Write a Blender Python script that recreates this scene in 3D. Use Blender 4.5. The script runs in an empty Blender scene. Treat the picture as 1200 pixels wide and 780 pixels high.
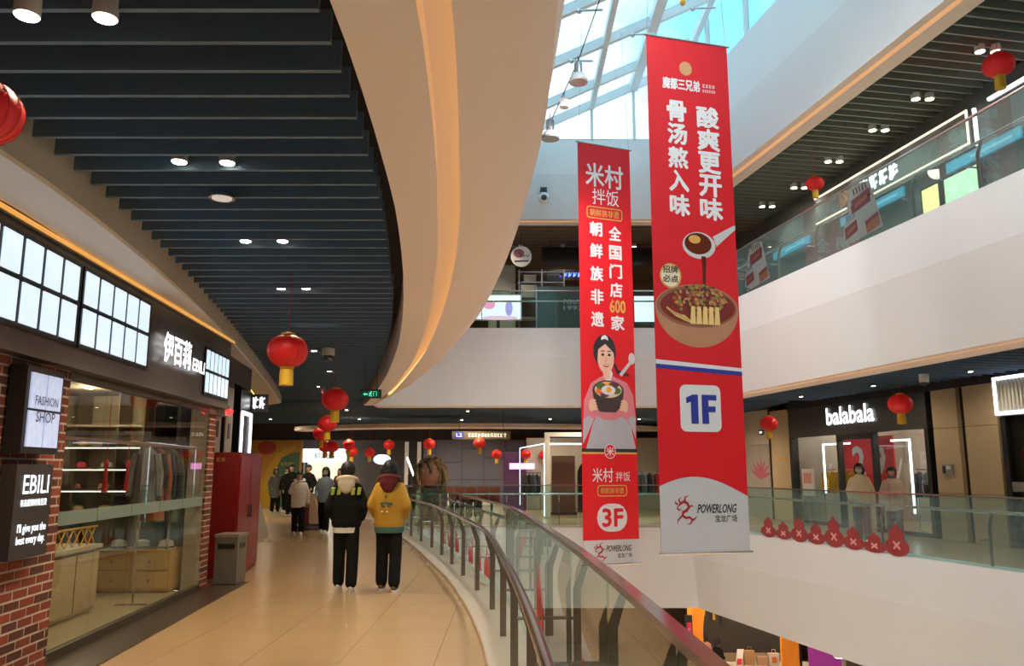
import bpy, bmesh, math, random
from mathutils import Vector, Matrix
R = random.Random(7)
sc = bpy.context.scene
COL = sc.collection
PI = math.pi

# ---------------------------------------------------------------- camera
cam = bpy.data.objects.new('camera', bpy.data.cameras.new('camera'))
COL.objects.link(cam)
cam.location = (0, 0, 1.6)
cam.rotation_euler = (PI / 2 + math.atan(160 / 950), 0, 0)
cam.data.sensor_width = 36
cam.data.lens = 36 * 950 / 1200
cam.data.clip_start = .05
cam.data.clip_end = 300
sc.camera = cam

# ---------------------------------------------------------------- sky and exposure
w = bpy.data.worlds.new('sky'); sc.world = w; w.use_nodes = True
nt = w.node_tree; nt.nodes.clear()
n_out = nt.nodes.new('ShaderNodeOutputWorld'); n_bg = nt.nodes.new('ShaderNodeBackground')
n_tc = nt.nodes.new('ShaderNodeTexCoord'); n_no = nt.nodes.new('ShaderNodeTexNoise'); n_cr = nt.nodes.new('ShaderNodeValToRGB')
n_no.inputs['Scale'].default_value = 3.2; n_no.inputs['Detail'].default_value = 5
n_cr.color_ramp.elements[0].position = .42; n_cr.color_ramp.elements[0].color = (.25, .61, .83, 1)
n_cr.color_ramp.elements[1].position = .60; n_cr.color_ramp.elements[1].color = (1, 1.0, 1.0, 1)
nt.links.new(n_tc.outputs['Generated'], n_no.inputs['Vector']); nt.links.new(n_no.outputs['Fac'], n_cr.inputs['Fac'])
nt.links.new(n_cr.outputs['Color'], n_bg.inputs['Color']); nt.links.new(n_bg.outputs['Background'], n_out.inputs['Surface'])
n_bg.inputs['Strength'].default_value = 1.45
vs = sc.view_settings
vs.view_transform = 'Standard'; vs.look = 'None'; vs.gamma = 1; vs.use_curve_mapping = False
vs.exposure = 0.6
cy = sc.cycles
cy.max_bounces = 8; cy.diffuse_bounces = 4; cy.glossy_bounces = 3; cy.transmission_bounces = 4; cy.transparent_max_bounces = 24
cy.caustics_reflective = False; cy.caustics_refractive = False
cy.sample_clamp_indirect = 4.0

# ---------------------------------------------------------------- materials
MATS = {}
def mat(name, col, rough=.5, metal=0., emit=0., var=.06, scale=6., spec=.5, bump=0., coat=0.):
    if name in MATS: return MATS[name]
    m = bpy.data.materials.new(name); m.use_nodes = True
    t = m.node_tree; b = t.nodes['Principled BSDF']
    b.inputs['Roughness'].default_value = rough; b.inputs['Metallic'].default_value = metal
    b.inputs['Specular IOR Level'].default_value = spec
    if coat: b.inputs['Coat Weight'].default_value = coat; b.inputs['Coat Roughness'].default_value = .08
    tc = t.nodes.new('ShaderNodeTexCoord'); no = t.nodes.new('ShaderNodeTexNoise'); mx = t.nodes.new('ShaderNodeMix')
    mx.data_type = 'RGBA'
    no.inputs['Scale'].default_value = scale; no.inputs['Detail'].default_value = 3
    t.links.new(tc.outputs['Object'], no.inputs['Vector']); t.links.new(no.outputs['Fac'], mx.inputs[0])
    c = col
    mx.inputs[6].default_value = (c[0] * (1 - var), c[1] * (1 - var), c[2] * (1 - var), 1)
    mx.inputs[7].default_value = (min(1, c[0] * (1 + var)), min(1, c[1] * (1 + var)), min(1, c[2] * (1 + var)), 1)
    t.links.new(mx.outputs[2], b.inputs['Base Color'])
    if emit:
        t.links.new(mx.outputs[2], b.inputs['Emission Color']); b.inputs['Emission Strength'].default_value = emit
        m.cycles.emission_sampling = 'NONE' if emit < 6 else 'AUTO'
    if bump:
        bp = t.nodes.new('ShaderNodeBump'); bp.inputs['Strength'].default_value = bump; bp.inputs['Distance'].default_value = .01
        t.links.new(no.outputs['Fac'], bp.inputs['Height']); t.links.new(bp.outputs['Normal'], b.inputs['Normal'])
    MATS[name] = m
    return m
def srgb(r, g, b):
    f = lambda c: ((c / 255 + .055) / 1.055) ** 2.4 if c > 10 else c / 255 / 12.92
    return (f(r), f(g), f(b))
def glass(name, tint, ior=1.45, rough=0.0, haze=0., gain=1.):
    if name in MATS: return MATS[name]
    m = bpy.data.materials.new(name); m.use_nodes = True
    t = m.node_tree; t.nodes.clear()
    o = t.nodes.new('ShaderNodeOutputMaterial'); tr = t.nodes.new('ShaderNodeBsdfTransparent'); gl = t.nodes.new('ShaderNodeBsdfGlossy')
    fr = t.nodes.new('ShaderNodeFresnel'); mi = t.nodes.new('ShaderNodeMixShader'); ge = t.nodes.new('ShaderNodeNewGeometry')
    fr.inputs['IOR'].default_value = ior
    tr.inputs['Color'].default_value = (*tint, 1); gl.inputs['Roughness'].default_value = rough
    gl.inputs['Color'].default_value = (gain, gain, gain, 1)
    # the back of the sheet reflects nothing of its own
    ma = t.nodes.new('ShaderNodeMath'); ma.operation = 'MULTIPLY'; su = t.nodes.new('ShaderNodeMath'); su.operation = 'SUBTRACT'
    su.inputs[0].default_value = 1; t.links.new(ge.outputs['Backfacing'], su.inputs[1])
    t.links.new(fr.outputs[0], ma.inputs[0]); t.links.new(su.outputs[0], ma.inputs[1])
    t.links.new(ma.outputs[0], mi.inputs[0]); t.links.new(tr.outputs[0], mi.inputs[1]); t.links.new(gl.outputs[0], mi.inputs[2])
    last = mi
    if haze:
        df = t.nodes.new('ShaderNodeBsdfDiffuse'); df.inputs['Color'].default_value = (.55, .74, .72, 1)
        m2 = t.nodes.new('ShaderNodeMixShader'); m2.inputs[0].default_value = haze
        t.links.new(mi.outputs[0], m2.inputs[1]); t.links.new(df.outputs[0], m2.inputs[2]); last = m2
    t.links.new(last.outputs[0], o.inputs['Surface'])
    MATS[name] = m
    return m

M_fascia = mat('painted_fascia', (.80, .80, .80), .55, var=.015, scale=1.2)
M_cream = mat('painted_soffit', (.95, .82, .765), .6, var=.02, scale=1.0)
M_slat = mat('slat_paint', (.11, .185, .29), .5, var=.1, scale=3)
M_slat_r = mat('slat_paint_olive', (.25, .28, .25), .5, var=.1, scale=3)
M_plenum = mat('plenum_black', (.012, .013, .016), .8)
M_stone = mat('pale_stone', (.47, .40, .33), .35, var=.06, scale=9)
M_tile = mat('floor_tile', (.42, .275, .148), .22, var=.07, scale=2.2)
M_grout = mat('grout', (.22, .16, .10), .7)
M_floor = mat('far_floor_tile', (.52, .41, .28), .25, var=.06, scale=1.5)
M_steel = mat('brushed_steel', (.55, .53, .51), .25, metal=1, var=.05, scale=30)
M_steel_d = mat('bronzed_steel', (.30, .25, .22), .35, metal=.9, var=.08, scale=20)
M_black = mat('black_paint', (.012, .012, .014), .4)
M_dark = mat('charcoal_panel', (.045, .042, .045), .4, var=.05)
M_hdr = mat('header_panel', (.085, .075, .075), .32, var=.05, scale=2)
M_white = mat('white_paint', (.8, .8, .8), .4)
M_glass = glass('railing_glass', (.76, .885, .865), 1.42)
M_glass2 = glass('gallery_glass', (.78, .89, .875), 1.5, 0., .07)  # pale teal veil mixed in, standing in for skylight reflected by the glass
M_glass_sky = glass('roof_glass', (.80, .92, .95), 1.35)
M_glass_shop = glass('shop_glass', (.93, .95, .93), 1.4)
M_frost = glass('frosted_band', (.62, .64, .62), 1.4, .3, .22)
M_red = mat('banner_red', srgb(214, 8, 26), .55, var=.02, scale=1)
M_pwhite = mat('print_white', (.80, .80, .82), .55, var=.01)
M_gold = mat('gold_print', srgb(214, 170, 90), .5)
M_lred = mat('lantern_silk', (.66, .012, .015), .45, emit=.09, var=.1, scale=8)
M_lgold = mat('lantern_gold', (.75, .42, .04), .4, metal=.3)
M_warm = mat('warm_lens', (1, .86, .62), .4, emit=14, var=.01)
M_white_led = mat('white_led', (.86, .93, 1), .4, emit=2.0, var=.02)
M_soft_led = mat('sign_diffuser', (.66, .82, .95), .4, emit=.66, var=.06, scale=1.5)
M_letter = mat('lit_letter', (1, 1, 1), .4, emit=1.6, var=.01)
M_cove = mat('cove_tube', (1, .64, .24), .4, emit=.75, var=.01)
M_wood = mat('counter_wood', (.44, .33, .2), .45, var=.15, scale=5)

# ---------------------------------------------------------------- builders
def link(o): COL.objects.link(o); return o
def wm(o):
    m = Matrix.Identity(4)
    while o is not None:
        m = o.matrix_basis @ m if False else o.matrix_basis.copy() @ m
        o = o.parent
    return m
def tag(o, label=None, cat=None, group=None, kind=None):
    if label: o['label'] = label
    if cat: o['category'] = cat
    if group: o['group'] = group
    if kind: o['kind'] = kind
    return o
def T(name, label, cat, loc=(0, 0, 0), rz=0., group=None, kind=None):
    o = link(bpy.data.objects.new(name, None)); o.location = loc; o.rotation_euler = (0, 0, rz)
    o.empty_display_size = .1
    o.matrix_basis = Matrix.Translation(loc) @ Matrix.Rotation(rz, 4, 'Z')
    return tag(o, label, cat, group, kind)
def cr(tbl):
    """smooth interpolation through (y, x) samples"""
    ys = [a for a, b in tbl]; xs = [b for a, b in tbl]
    n = len(tbl); ms = []
    for i in range(n):
        if i == 0: ms.append((xs[1] - xs[0]) / (ys[1] - ys[0]))
        elif i == n - 1: ms.append((xs[-1] - xs[-2]) / (ys[-1] - ys[-2]))
        else: ms.append((xs[i + 1] - xs[i - 1]) / (ys[i + 1] - ys[i - 1]))
    def f(y):
        if y <= ys[0]: return xs[0] + ms[0] * (y - ys[0])
        if y >= ys[-1]: return xs[-1] + ms[-1] * (y - ys[-1])
        for i in range(n - 1):
            if y <= ys[i + 1]:
                h = ys[i + 1] - ys[i]; t = (y - ys[i]) / h
                return ((2 * t**3 - 3 * t**2 + 1) * xs[i] + (t**3 - 2 * t**2 + t) * h * ms[i]
                        + (-2 * t**3 + 3 * t**2) * xs[i + 1] + (t**3 - t**2) * h * ms[i + 1])
    return f
class Fr:
    """a wall frame: s along, o outwards, z up"""
    def __init__(s, A, B, flip=False):
        s.A = Vector((A[0], A[1], 0)); d = Vector((B[0] - A[0], B[1] - A[1], 0)); s.L = d.length; s.e = d.normalized()
        s.n = Vector((s.e.y, -s.e.x, 0)) * (-1 if flip else 1)
    def p(s, a, o, z): return s.A + s.e * a + s.n * o + Vector((0, 0, z))
    def mx(s, a, o, z):
        """matrix: x = along, y = up, z = outwards (or its mirror), placed at a point"""
        m = Matrix.Identity(4)
        for i, v in enumerate((s.e, Vector((0, 0, 1)), s.n)):
            for k in range(3): m[k][i] = v[k]
        q = s.p(a, o, z)
        for k in range(3): m[k][3] = q[k]
        return m
class MB:
    def __init__(s): s.v = []; s.f = []; s.m = []
    def add(s, vs, fs, mi=0):
        b = len(s.v); s.v += [tuple(q) for q in vs]
        for f in fs: s.f.append([b + i for i in f]); s.m.append(mi)
        return s
    def hexa(s, c, mi=0):
        return s.add(c, [(0, 3, 2, 1), (4, 5, 6, 7), (0, 1, 5, 4), (1, 2, 6, 5), (2, 3, 7, 6), (3, 0, 4, 7)], mi)
    def box(s, x0, x1, y0, y1, z0, z1, mi=0):
        return s.hexa([(x0, y0, z0), (x1, y0, z0), (x1, y1, z0), (x0, y1, z0), (x0, y0, z1), (x1, y0, z1), (x1, y1, z1), (x0, y1, z1)], mi)
    def fbox(s, F, a0, a1, o0, o1, z0, z1, mi=0):
        return s.hexa([F.p(a0, o0, z0), F.p(a1, o0, z0), F.p(a1, o1, z0), F.p(a0, o1, z0), F.p(a0, o0, z1), F.p(a1, o0, z1), F.p(a1, o1, z1), F.p(a0, o1, z1)], mi)
    def prism(s, pts, z0, z1, mi=0):
        n = len(pts); a = sum(pts[i][0] * pts[(i + 1) % n][1] - pts[(i + 1) % n][0] * pts[i][1] for i in range(n))
        if a < 0: pts = pts[::-1]
        return s.add([(x, y, z0) for x, y in pts] + [(x, y, z1) for x, y in pts],
                     [tuple(range(n))[::-1], tuple(range(n, 2 * n))] + [(i, (i + 1) % n, n + (i + 1) % n, n + i) for i in range(n)], mi)
    def plate(s, M, pts, t0, t1, mi=0):
        """polygon in the local x-y of matrix M, from depth t0 to t1"""
        k = len(s.v); s.prism(pts, t0, t1, mi)
        for i in range(k, len(s.v)): s.v[i] = tuple(M @ Vector(s.v[i]))
        return s
    def ribbon(s, rows, mi=0, close=False):
        n = len(rows[0]); b = len(s.v)
        for r in rows: s.v += [tuple(q) for q in r]
        for i in range(len(rows) - 1):
            for j in range(n if close else n - 1):
                k = (j + 1) % n
                s.f.append([b + i * n + j, b + i * n + k, b + (i + 1) * n + k, b + (i + 1) * n + j]); s.m.append(mi)
        return s
    def tube(s, pts, r, n=8, mi=0, cap=True):
        pts = [Vector(q) for q in pts]; rows = []
        rr = r if isinstance(r, (list, tuple)) else [r] * len(pts)
        for i, q in enumerate(pts):
            d = (pts[min(i + 1, len(pts) - 1)] - pts[max(i - 1, 0)]).normalized()
            up = Vector((0, 0, 1)) if abs(d.z) < .95 else Vector((1, 0, 0))
            a = d.cross(up).normalized(); b = d.cross(a).normalized()
            rows.append([q + (a * math.cos(2 * PI * k / n) + b * math.sin(2 * PI * k / n)) * rr[i] for k in range(n)])
        b0 = len(s.v); s.ribbon(rows, mi, True)
        if cap:
            s.f.append([b0 + k for k in range(n)]); s.m.append(mi)
            s.f.append([b0 + (len(rows) - 1) * n + k for k in range(n)][::-1]); s.m.append(mi)
        return s
    def lathe(s, prof, c=(0, 0, 0), n=16, mi=0):
        rows = [[(c[0] + r * math.cos(2 * PI * k / n), c[1] + r * math.sin(2 * PI * k / n), c[2] + z) for k in range(n)] for r, z in prof]
        b0 = len(s.v); s.ribbon(rows, mi, True)
        s.f.append([b0 + k for k in range(n)][::-1]); s.m.append(mi)
        s.f.append([b0 + (len(rows) - 1) * n + k for k in range(n)]); s.m.append(mi)
        return s
    def ell(s, c, r, n=12, k=8, mi=0):
        r = (r, r, r) if not isinstance(r, (list, tuple)) else r
        rows = []
        for i in range(k + 1):
            a = -PI / 2 + PI * (.02 + .96 * i / k)
            rows.append([(c[0] + r[0] * math.cos(a) * math.cos(2 * PI * j / n), c[1] + r[1] * math.cos(a) * math.sin(2 * PI * j / n), c[2] + r[2] * math.sin(a)) for j in range(n)])
        b0 = len(s.v); s.ribbon(rows, mi, True)
        s.f.append([b0 + j for j in range(n)][::-1]); s.m.append(mi)
        s.f.append([b0 + k * n + j for j in range(n)]); s.m.append(mi)
        return s
    def mesh(s, name, mats, smooth=False, inv=None):
        me = bpy.data.meshes.new(name)
        me.from_pydata([tuple(inv @ Vector(q)) for q in s.v] if inv is not None else s.v, [], s.f)
        for m in (mats if isinstance(mats, (list, tuple)) else [mats]): me.materials.append(m)
        for p, i in zip(me.polygons, s.m): p.material_index = i; p.use_smooth = smooth
        me.validate(); me.update()
        if smooth:
            try: me.set_sharp_from_angle(angle=math.radians(40))
            except Exception: pass
        return me
    def build(s, name, mats, parent=None, smooth=False):
        o = link(bpy.data.objects.new(name, s.mesh(name, mats, smooth, wm(parent).inverted() if parent else None)))
        if parent: o.parent = parent
        return o
_unit = {}
def piece(name, m, parent, M):
    """a shared 1 m cube placed by a world matrix"""
    me = _unit.get(m.name)
    if me is None:
        me = _unit[m.name] = MB().box(-.5, .5, -.5, .5, -.5, .5).mesh('block_' + m.name, m)
    o = link(bpy.data.objects.new(name, me))
    if parent: o.parent = parent; M = wm(parent).inverted() @ M
    o.matrix_basis = M
    return o
def pbox(name, m, parent, x0, x1, y0, y1, z0, z1):
    return piece(name, m, parent, Matrix.Translation(((x0 + x1) / 2, (y0 + y1) / 2, (z0 + z1) / 2)) @ Matrix.Diagonal((x1 - x0, y1 - y0, z1 - z0, 1)))
def fpiece(name, m, parent, F, a0, a1, o0, o1, z0, z1):
    M = Matrix.Identity(4)
    for i, v in enumerate((F.e * (a1 - a0), F.n * (o1 - o0), Vector((0, 0, z1 - z0)))):
        for k in range(3): M[k][i] = v[k]
    q = F.p((a0 + a1) / 2, (o0 + o1) / 2, (z0 + z1) / 2)
    for k in range(3): M[k][3] = q[k]
    return piece(name, m, parent, M)
def instance(name, me, parent, M):
    o = link(bpy.data.objects.new(name, me))
    if parent: o.parent = parent; M = wm(parent).inverted() @ M
    o.matrix_basis = M
    return o
def copy_tree(o, parent=None):
    c = link(o.copy()); c.parent = parent
    for ch in [k for k in bpy.data.objects if k.parent == o]: copy_tree(ch, c)
    return c
_tx = {}
def text_mesh(body, bold=.02, shear=0., ext=.004, space=1.):
    k = (body, bold, shear, ext, space)
    if k not in _tx:
        cu = bpy.data.curves.new('lettering', 'FONT'); cu.body = body; cu.size = 1; cu.offset = bold; cu.shear = shear
        cu.space_line = space; cu.align_x = 'CENTER'; cu.resolution_u = 2; cu.extrude = 0.0
        o = link(bpy.data.objects.new('lettering', cu)); dg = bpy.context.evaluated_depsgraph_get()
        me = bpy.data.meshes.new_from_object(o.evaluated_get(dg))
        bpy.data.objects.remove(o)
        vs = [v.co.copy() for v in me.vertices]; fs = [list(p.vertices) for p in me.polygons]
        x0 = min(v.x for v in vs); x1 = max(v.x for v in vs); y0 = min(v.y for v in vs); y1 = max(v.y for v in vs)
        _tx[k] = ([((v.x - x0) / (x1 - x0), (v.y - y0) / (y1 - y0)) for v in vs], fs)
    return _tx[k]
def text(mb, M, body, x0, x1, y0, y1, t, bold=.02, shear=0., mi=0, space=1.):
    """lettering fitted to a rectangle in the local x-y of M at depth t; bold thickens the strokes by shifted copies"""
    vs, fs = text_mesh(body, 0., shear, 0, space)
    nl = body.count('\n') + 1; em = (y1 - y0) / nl; b = max(0, bold) * em * .75
    x0 += b; x1 -= b; y0 += b; y1 -= b
    offs = [(0, 0)] if b == 0 else [(b * math.cos(PI * i / 4), b * math.sin(PI * i / 4)) for i in range(8)] + [(0, 0)]
    for k, (dx, dy) in enumerate(offs):
        mb.add([M @ Vector((x0 + (x1 - x0) * a + dx, y0 + (y1 - y0) * c + dy, t + .00005 * k)) for a, c in vs], fs, mi)
    return mb
def glyphs(mb, M, x0, x1, y0, y1, n, t, w=.12, mi=0, seed=3):
    """illegible sign characters: n little clusters of strokes"""
    r = random.Random(seed); cw = (x1 - x0) / n; h = y1 - y0
    for k in range(n):
        a = x0 + cw * (k + .08); b = x0 + cw * (k + .88); wd = w * min(h, cw)
        for q in ([(a + (b - a) * r.uniform(.2, .8), y0), (a + (b - a) * r.uniform(.2, .8), y1)], [(a, y0 + h * r.uniform(.55, .9)), (b, y0 + h * r.uniform(.6, .9))], [(a, y0 + h * r.uniform(.1, .4)), (b, y0 + h * r.uniform(.1, .45))], [(a + (b - a) * .15, y0 + h * .05), (a + (b - a) * r.uniform(.05, .3), y0 + h * .95)]):
            mb.plate(M, stroke(q, wd), t, t + .002, mi)
    return mb
def lamp(name, kind, loc, power, col=(1, .86, .66), size=.1, angle=None, parent=None, rot=None, blend=.6):
    l = bpy.data.lights.new(name, kind); l.energy = power; l.color = col
    if kind == 'SPOT': l.spot_size = math.radians(angle or 110); l.spot_blend = blend; l.shadow_soft_size = size
    elif kind == 'POINT': l.shadow_soft_size = size
    elif kind == 'AREA': l.size = size
    o = link(bpy.data.objects.new(name, l))
    M = Matrix.Translation(loc) @ (rot or Matrix.Identity(4))
    if parent: o.parent = parent; M = wm(parent).inverted() @ M
    o.matrix_basis = M
    return o
def circ(cx, cy, rx, ry=None, n=24, a0=0., a1=2 * PI):
    ry = rx if ry is None else ry
    full = abs(a1 - a0 - 2 * PI) < 1e-6
    return [(cx + rx * math.cos(a0 + (a1 - a0) * i / (n if full else n - 1)), cy + ry * math.sin(a0 + (a1 - a0) * i / (n if full else n - 1))) for i in range(n)]
def stroke(pts, ws):
    """a brush stroke: polygon of varying width along points"""
    L, Rr = [], []
    for i, q in enumerate(pts):
        a = pts[max(0, i - 1)]; b = pts[min(len(pts) - 1, i + 1)]
        dx, dy = b[0] - a[0], b[1] - a[1]; l = math.hypot(dx, dy) or 1
        wd = ws[i] if isinstance(ws, (list, tuple)) else ws
        L.append((q[0] - dy / l * wd / 2, q[1] + dx / l * wd / 2)); Rr.append((q[0] + dy / l * wd / 2, q[1] - dx / l * wd / 2))
    return L + Rr[::-1]

# ---------------------------------------------------------------- plan curves (metres)
F2F = 5.65; YF = 23.5; SOF = 3.43; SLZ = 3.65
glassL = cr([(-4, .5), (2, .45), (4.2, .38), (6.35, .25), (9.5, 0), (12, -.42), (14.9, -.97), (17, -1.43), (20.4, -2.35), (22.5, -2.98), (23.5, -3.3)])
curbL = cr([(-4, .1), (4, -.0), (7.07, -.21), (8.3, -.33), (10, -.56), (12.3, -.95), (14.5, -1.42), (16.7, -1.9), (19.8, -2.65), (23.5, -3.75), (26, -4.5)])
sofO = cr([(-4, .19), (2.94, .19), (4.16, .19), (5.28, .13), (6.84, 0), (8.41, -.18), (10.2, -.44), (14, -1.19), (18.5, -2.34), (23.5, -4.03)])
sofI = cr([(-4, -.72), (2.94, -.72), (3.58, -.73), (4.52, -.77), (5.65, -.84), (7.46, -1.03), (9.62, -1.32), (12.46, -1.79), (16.7, -2.65), (22.6, -4.04), (24.4, -4.6)])
covI = cr([(-4, -.38), (2.94, -.38), (3.58, -.40), (4.52, -.45), (5.65, -.54), (7.46, -.72), (10.2, -1.09), (14.59, -1.86), (20.7, -3.27), (23, -3.95)])
covO = cr([(-4, -.24), (2.94, -.24), (3.58, -.26), (4.52, -.31), (5.65, -.38), (7.46, -.56), (10.2, -.95), (13.44, -1.53), (20, -3.0), (23, -3.85)])
blkI = cr([(-4, -3.0), (4.55, -3.02), (5.44, -3.08), (6, -3.14), (7.2, -3.3), (9, -3.6), (12.3, -4.22), (18.3, -5.48), (22.6, -6.45)])
blkO = cr([(-4, -3.55), (5.4, -3.57), (6.2, -3.64), (7.2, -3.75), (8.7, -3.94), (11.1, -4.32), (13.5, -4.78), (21.7, -6.8)])
R3 = lambda y: 7.09 - .1915 * (y - 10.7)          # right edge of the third level and the roof level
R2 = lambda y: 7.8 - .2523 * (y - 12.8)           # right edge of the second level
L4 = cr([(-4, 1.2), (5, 1.1), (12.1, .86), (15.1, .76), (20.4, .45), (23.5, .25)])
# ================================================================ STRUCTURE
def ys(a, b, st=.6):
    n = max(1, round((b - a) / st)); return [a + (b - a) * i / n for i in range(n + 1)]
def slab(name, z0, z1, left, right, top, under, label):
    mb = MB(); Y = ys(-4, YF)
    for q in (([(-16, -4)] + [(left(y), y) for y in Y] + [(left(YF), YF + .4), (-16, YF + .4)]), ([(16, -4), (16, YF + .4), (right(YF), YF + .4)] + [(right(y), y) for y in Y[::-1]]),
              [(-16, YF + .4), (16, YF + .4), (16, 46), (-16, 46)], [(-16, -8), (16, -8), (16, -4), (-16, -4)]):
        mb.prism(q, z0, z1)
    for i, f in enumerate(mb.f):
        
        mb.m[i] = 1 if all(abs(mb.v[k][2] - z0) < 1e-5 for k in f) else 0
    return tag(mb.build(name, [top, under]), label, kind='structure')
F_low = slab('floor_upper', F2F - 1.65, F2F, lambda y: sofO(y) - .35, lambda y: R3(y) + .4, M_floor, M_plenum, 'upper gallery floor slab around the atrium')
slab('floor', -1.65, -.012, lambda y: glassL(y) - .3, lambda y: R2(y) + .4, M_floor, M_plenum, 'walkway floor slab around the atrium')
slab('ceiling_roof', 2 * F2F - 1.65, 2 * F2F + .3, lambda y: L4(y) - .28, lambda y: R3(y) + .4, M_white, M_plenum, 'roof slab around the skylight')
tag(MB().box(-16, 16, -8, 46, -F2F - .2, -F2F).build('floor_lower', mat('lower_floor', (.66, .54, .42), .3, var=.1, scale=1)), 'lower level floor', kind='structure')
M_shell = mat('shell_wall', (.45, .42, .38), .7)
for nm, b in (('wall_back', (-16, 16, -8.2, -8)), ('wall_far', (-16, 16, 46, 46.2)), ('wall_outer_left', (-16.2, -16, -8, 46)), ('wall_outer_right', (16, 16.2, -8, 46))):
    tag(MB().box(*b, -F2F, 2 * F2F + 3).build(nm, M_shell), kind='structure')

# ---- fascias: upright upper band, lower band leaning inwards
def fascia(name, path, zt, zb, inn, depth, label, zbreak, soffit_mat=M_cream, cap=.05):
    """path: plan points; inn(i) = inward direction"""
    rows = []
    for q, d in zip(path, inn):
        P = lambda k, z: (q[0] + d[0] * k, q[1] + d[1] * k, z)
        rows.append([P(.45, zt), P(0, zt), P(0, zbreak), P(.002, zbreak - .01), P(.16, zb), P(.34, zb), P(.34, zb + .16), P(.46, zb + .16), P(.46, zb), P(depth, zb), P(depth, zb + .5)])
    mb = MB().ribbon(rows)
    n = 11
    for i in range(len(mb.f)):
        mb.m[i] = 1 if i % (n - 1) >= 4 else 0
    o = mb.build(name, [M_fascia, soffit_mat])
    tag(o, label, kind='structure')
    # cove tube inside the groove
    cv = MB().ribbon([[(q[0] + d[0] * .345, q[1] + d[1] * .345, zb + .06), (q[0] + d[0] * .345, q[1] + d[1] * .345, zb + .14)] for q, d in zip(path, inn)])
    c = cv.build('cove_light', M_cove, o)
    return o
def rline(f, y0, y1, st=3.): return [(f(y), y) for y in ys(y0, y1, st)]
inR3 = Vector((1, .1915, 0)).normalized(); inR2 = Vector((1, .2523, 0)).normalized()
nR = lambda p, d: [(d.x, d.y)] * len(p)
pR3 = rline(R3, -4, YF + .3); pR2 = rline(R2, -4, YF + .3)
fascia('trim_1', pR3, F2F + .06, SOF, nR(pR3, inR3), .95, 'white gallery fascia along the side of the atrium', F2F - .82)
fascia('trim_2', pR3, 2 * F2F + .7, SOF + F2F, nR(pR3, inR3), .8, 'white roof-level fascia with warm cove line', 2 * F2F - .85)
fascia('trim_3', pR2, .04, SOF - F2F, nR(pR2, inR2), .95, 'white fascia below the walkway railing', -.82)
pF3 = [(x, YF) for x in ys(-4.03, R3(YF) + .3, 2)]; pF2 = [(x, YF) for x in ys(glassL(YF), R2(YF) + .3, 2)]; pF4 = [(x, YF) for x in ys(-2.5, R3(YF) + .3, 2)]
up = lambda p: [(0, 1)] * len(p)
fascia('trim_4', pF3, F2F + .06, SOF, up(pF3), .95, 'white gallery fascia across the far end', F2F - .82)
fascia('trim_5', pF4, 2 * F2F + .28, SOF + F2F, up(pF4), .8, 'white roof-level wall across the far end', 2 * F2F - .85)
fascia('trim_6', pF2, .04, SOF - F2F, up(pF2), .95, 'white walkway fascia across the far end', -.82)
# left edge of walkway level: fascia seen only from the atrium
pL2 = [(glassL(y) + .06, y) for y in ys(-4, YF, .8)]
def nrm(f, y): 
    d = Vector((f(y + .05) - f(y - .05), .1, 0)).normalized(); return (-d.y, d.x)
fascia('trim_7', pL2, .02, SOF - F2F, [nrm(glassL, y) for y in ys(-4, YF, .8)], .95, 'white fascia under the curved railing', -.82)

# ---- curved soffit overhead: two cream bands with a lit cove between, fascia outside
YY = ys(-4, 22.3, .45)
mb = MB()
rows = []
for y in YY + [22.9, 23.5]:
    a, b, c, d = sofI(y), covI(y), covO(y), sofO(y)
    k = min(1, max(0, (23.3 - y) / 1.5))
    b = min(max(b, a + .004), d - .02); c = min(max(c, b + .004), d - .01)
    rows.append([(a, y, SLZ + .4), (a, y, SOF), (b, y, SOF), (b, y, SOF + .17 * k), (c + .10 * k, y, SOF + .17 * k), (c + .10 * k, y, SOF + .03 * k), (c, y, SOF), (d - .12 * k, y, SOF), (d, y, SOF + .10 * k), (d, y, F2F + .06), (d - .4, y, F2F + .06)])
mb.ribbon(rows)
for i in range(len(mb.f)): mb.m[i] = 1 if i % 10 in (8, 9) else 0
o = tag(mb.build('trim_8', [M_cream, M_fascia], None, True), 'curved cream soffit with a glowing cove groove', kind='structure')
MB().ribbon([[(covO(y) + .088, y, SOF + .06), (covO(y) + .088, y, SOF + .15)] for y in YY]).build('cove_light', M_cove, o)
# roof-level edge on this side
rows = []
for y in ys(-4, YF, .8):
    x = L4(y); rows.append([(x - 1.2, y, 2 * F2F - 1.4), (x - .25, y, SOF + F2F), (x, y, SOF + F2F + .05), (x, y, 2 * F2F + .35), (x - .3, y, 2 * F2F + .35)])
tag(MB().ribbon(rows).build('trim_9', M_fascia, None, True), 'white roof edge along the skylight', kind='structure')

# ---- bulkhead above the shop fronts, with a warm cove at its outer side
rows = []
end = [(22.6 + 1.2 * math.sin(a), blkI(22.6) - 1.2 * (1 - math.cos(a)) * 1.6) for a in [PI / 2 * i / 6 for i in range(1, 7)]]
for y in ys(-4, 22.6, .6):
    a, b = blkI(y), blkO(y)
    rows.append([(a, y, SLZ + .4), (a, y, 3.47), (a - .02, y, 3.45), (b + .06, y, 3.46), (b, y, 3.46), (b, y, 3.52), (b - .7, y, 3.52), (b - 2.5, y, 3.52)])
for y, x in end:
    rows.append([(x, y, SLZ + .4), (x, y, 3.47), (x - .02, y - .02, 3.45), (min(x - .1, blkO(22.6) + .06), y - .2, 3.40), (min(x - .1, blkO(22.6)), y - .2, 3.40), (min(x - .1, blkO(22.6)), y - .2, 3.52), (x - 2, y, 3.52), (x - 2.8, y, 3.52)])
M_bulk = mat('bulkhead_paint', (.66, .60, .54), .5, var=.02)
o = tag(MB().ribbon(rows).build('trim_10', M_bulk, None, True), 'pale curved bulkhead above the shop signs', kind='structure')
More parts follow.
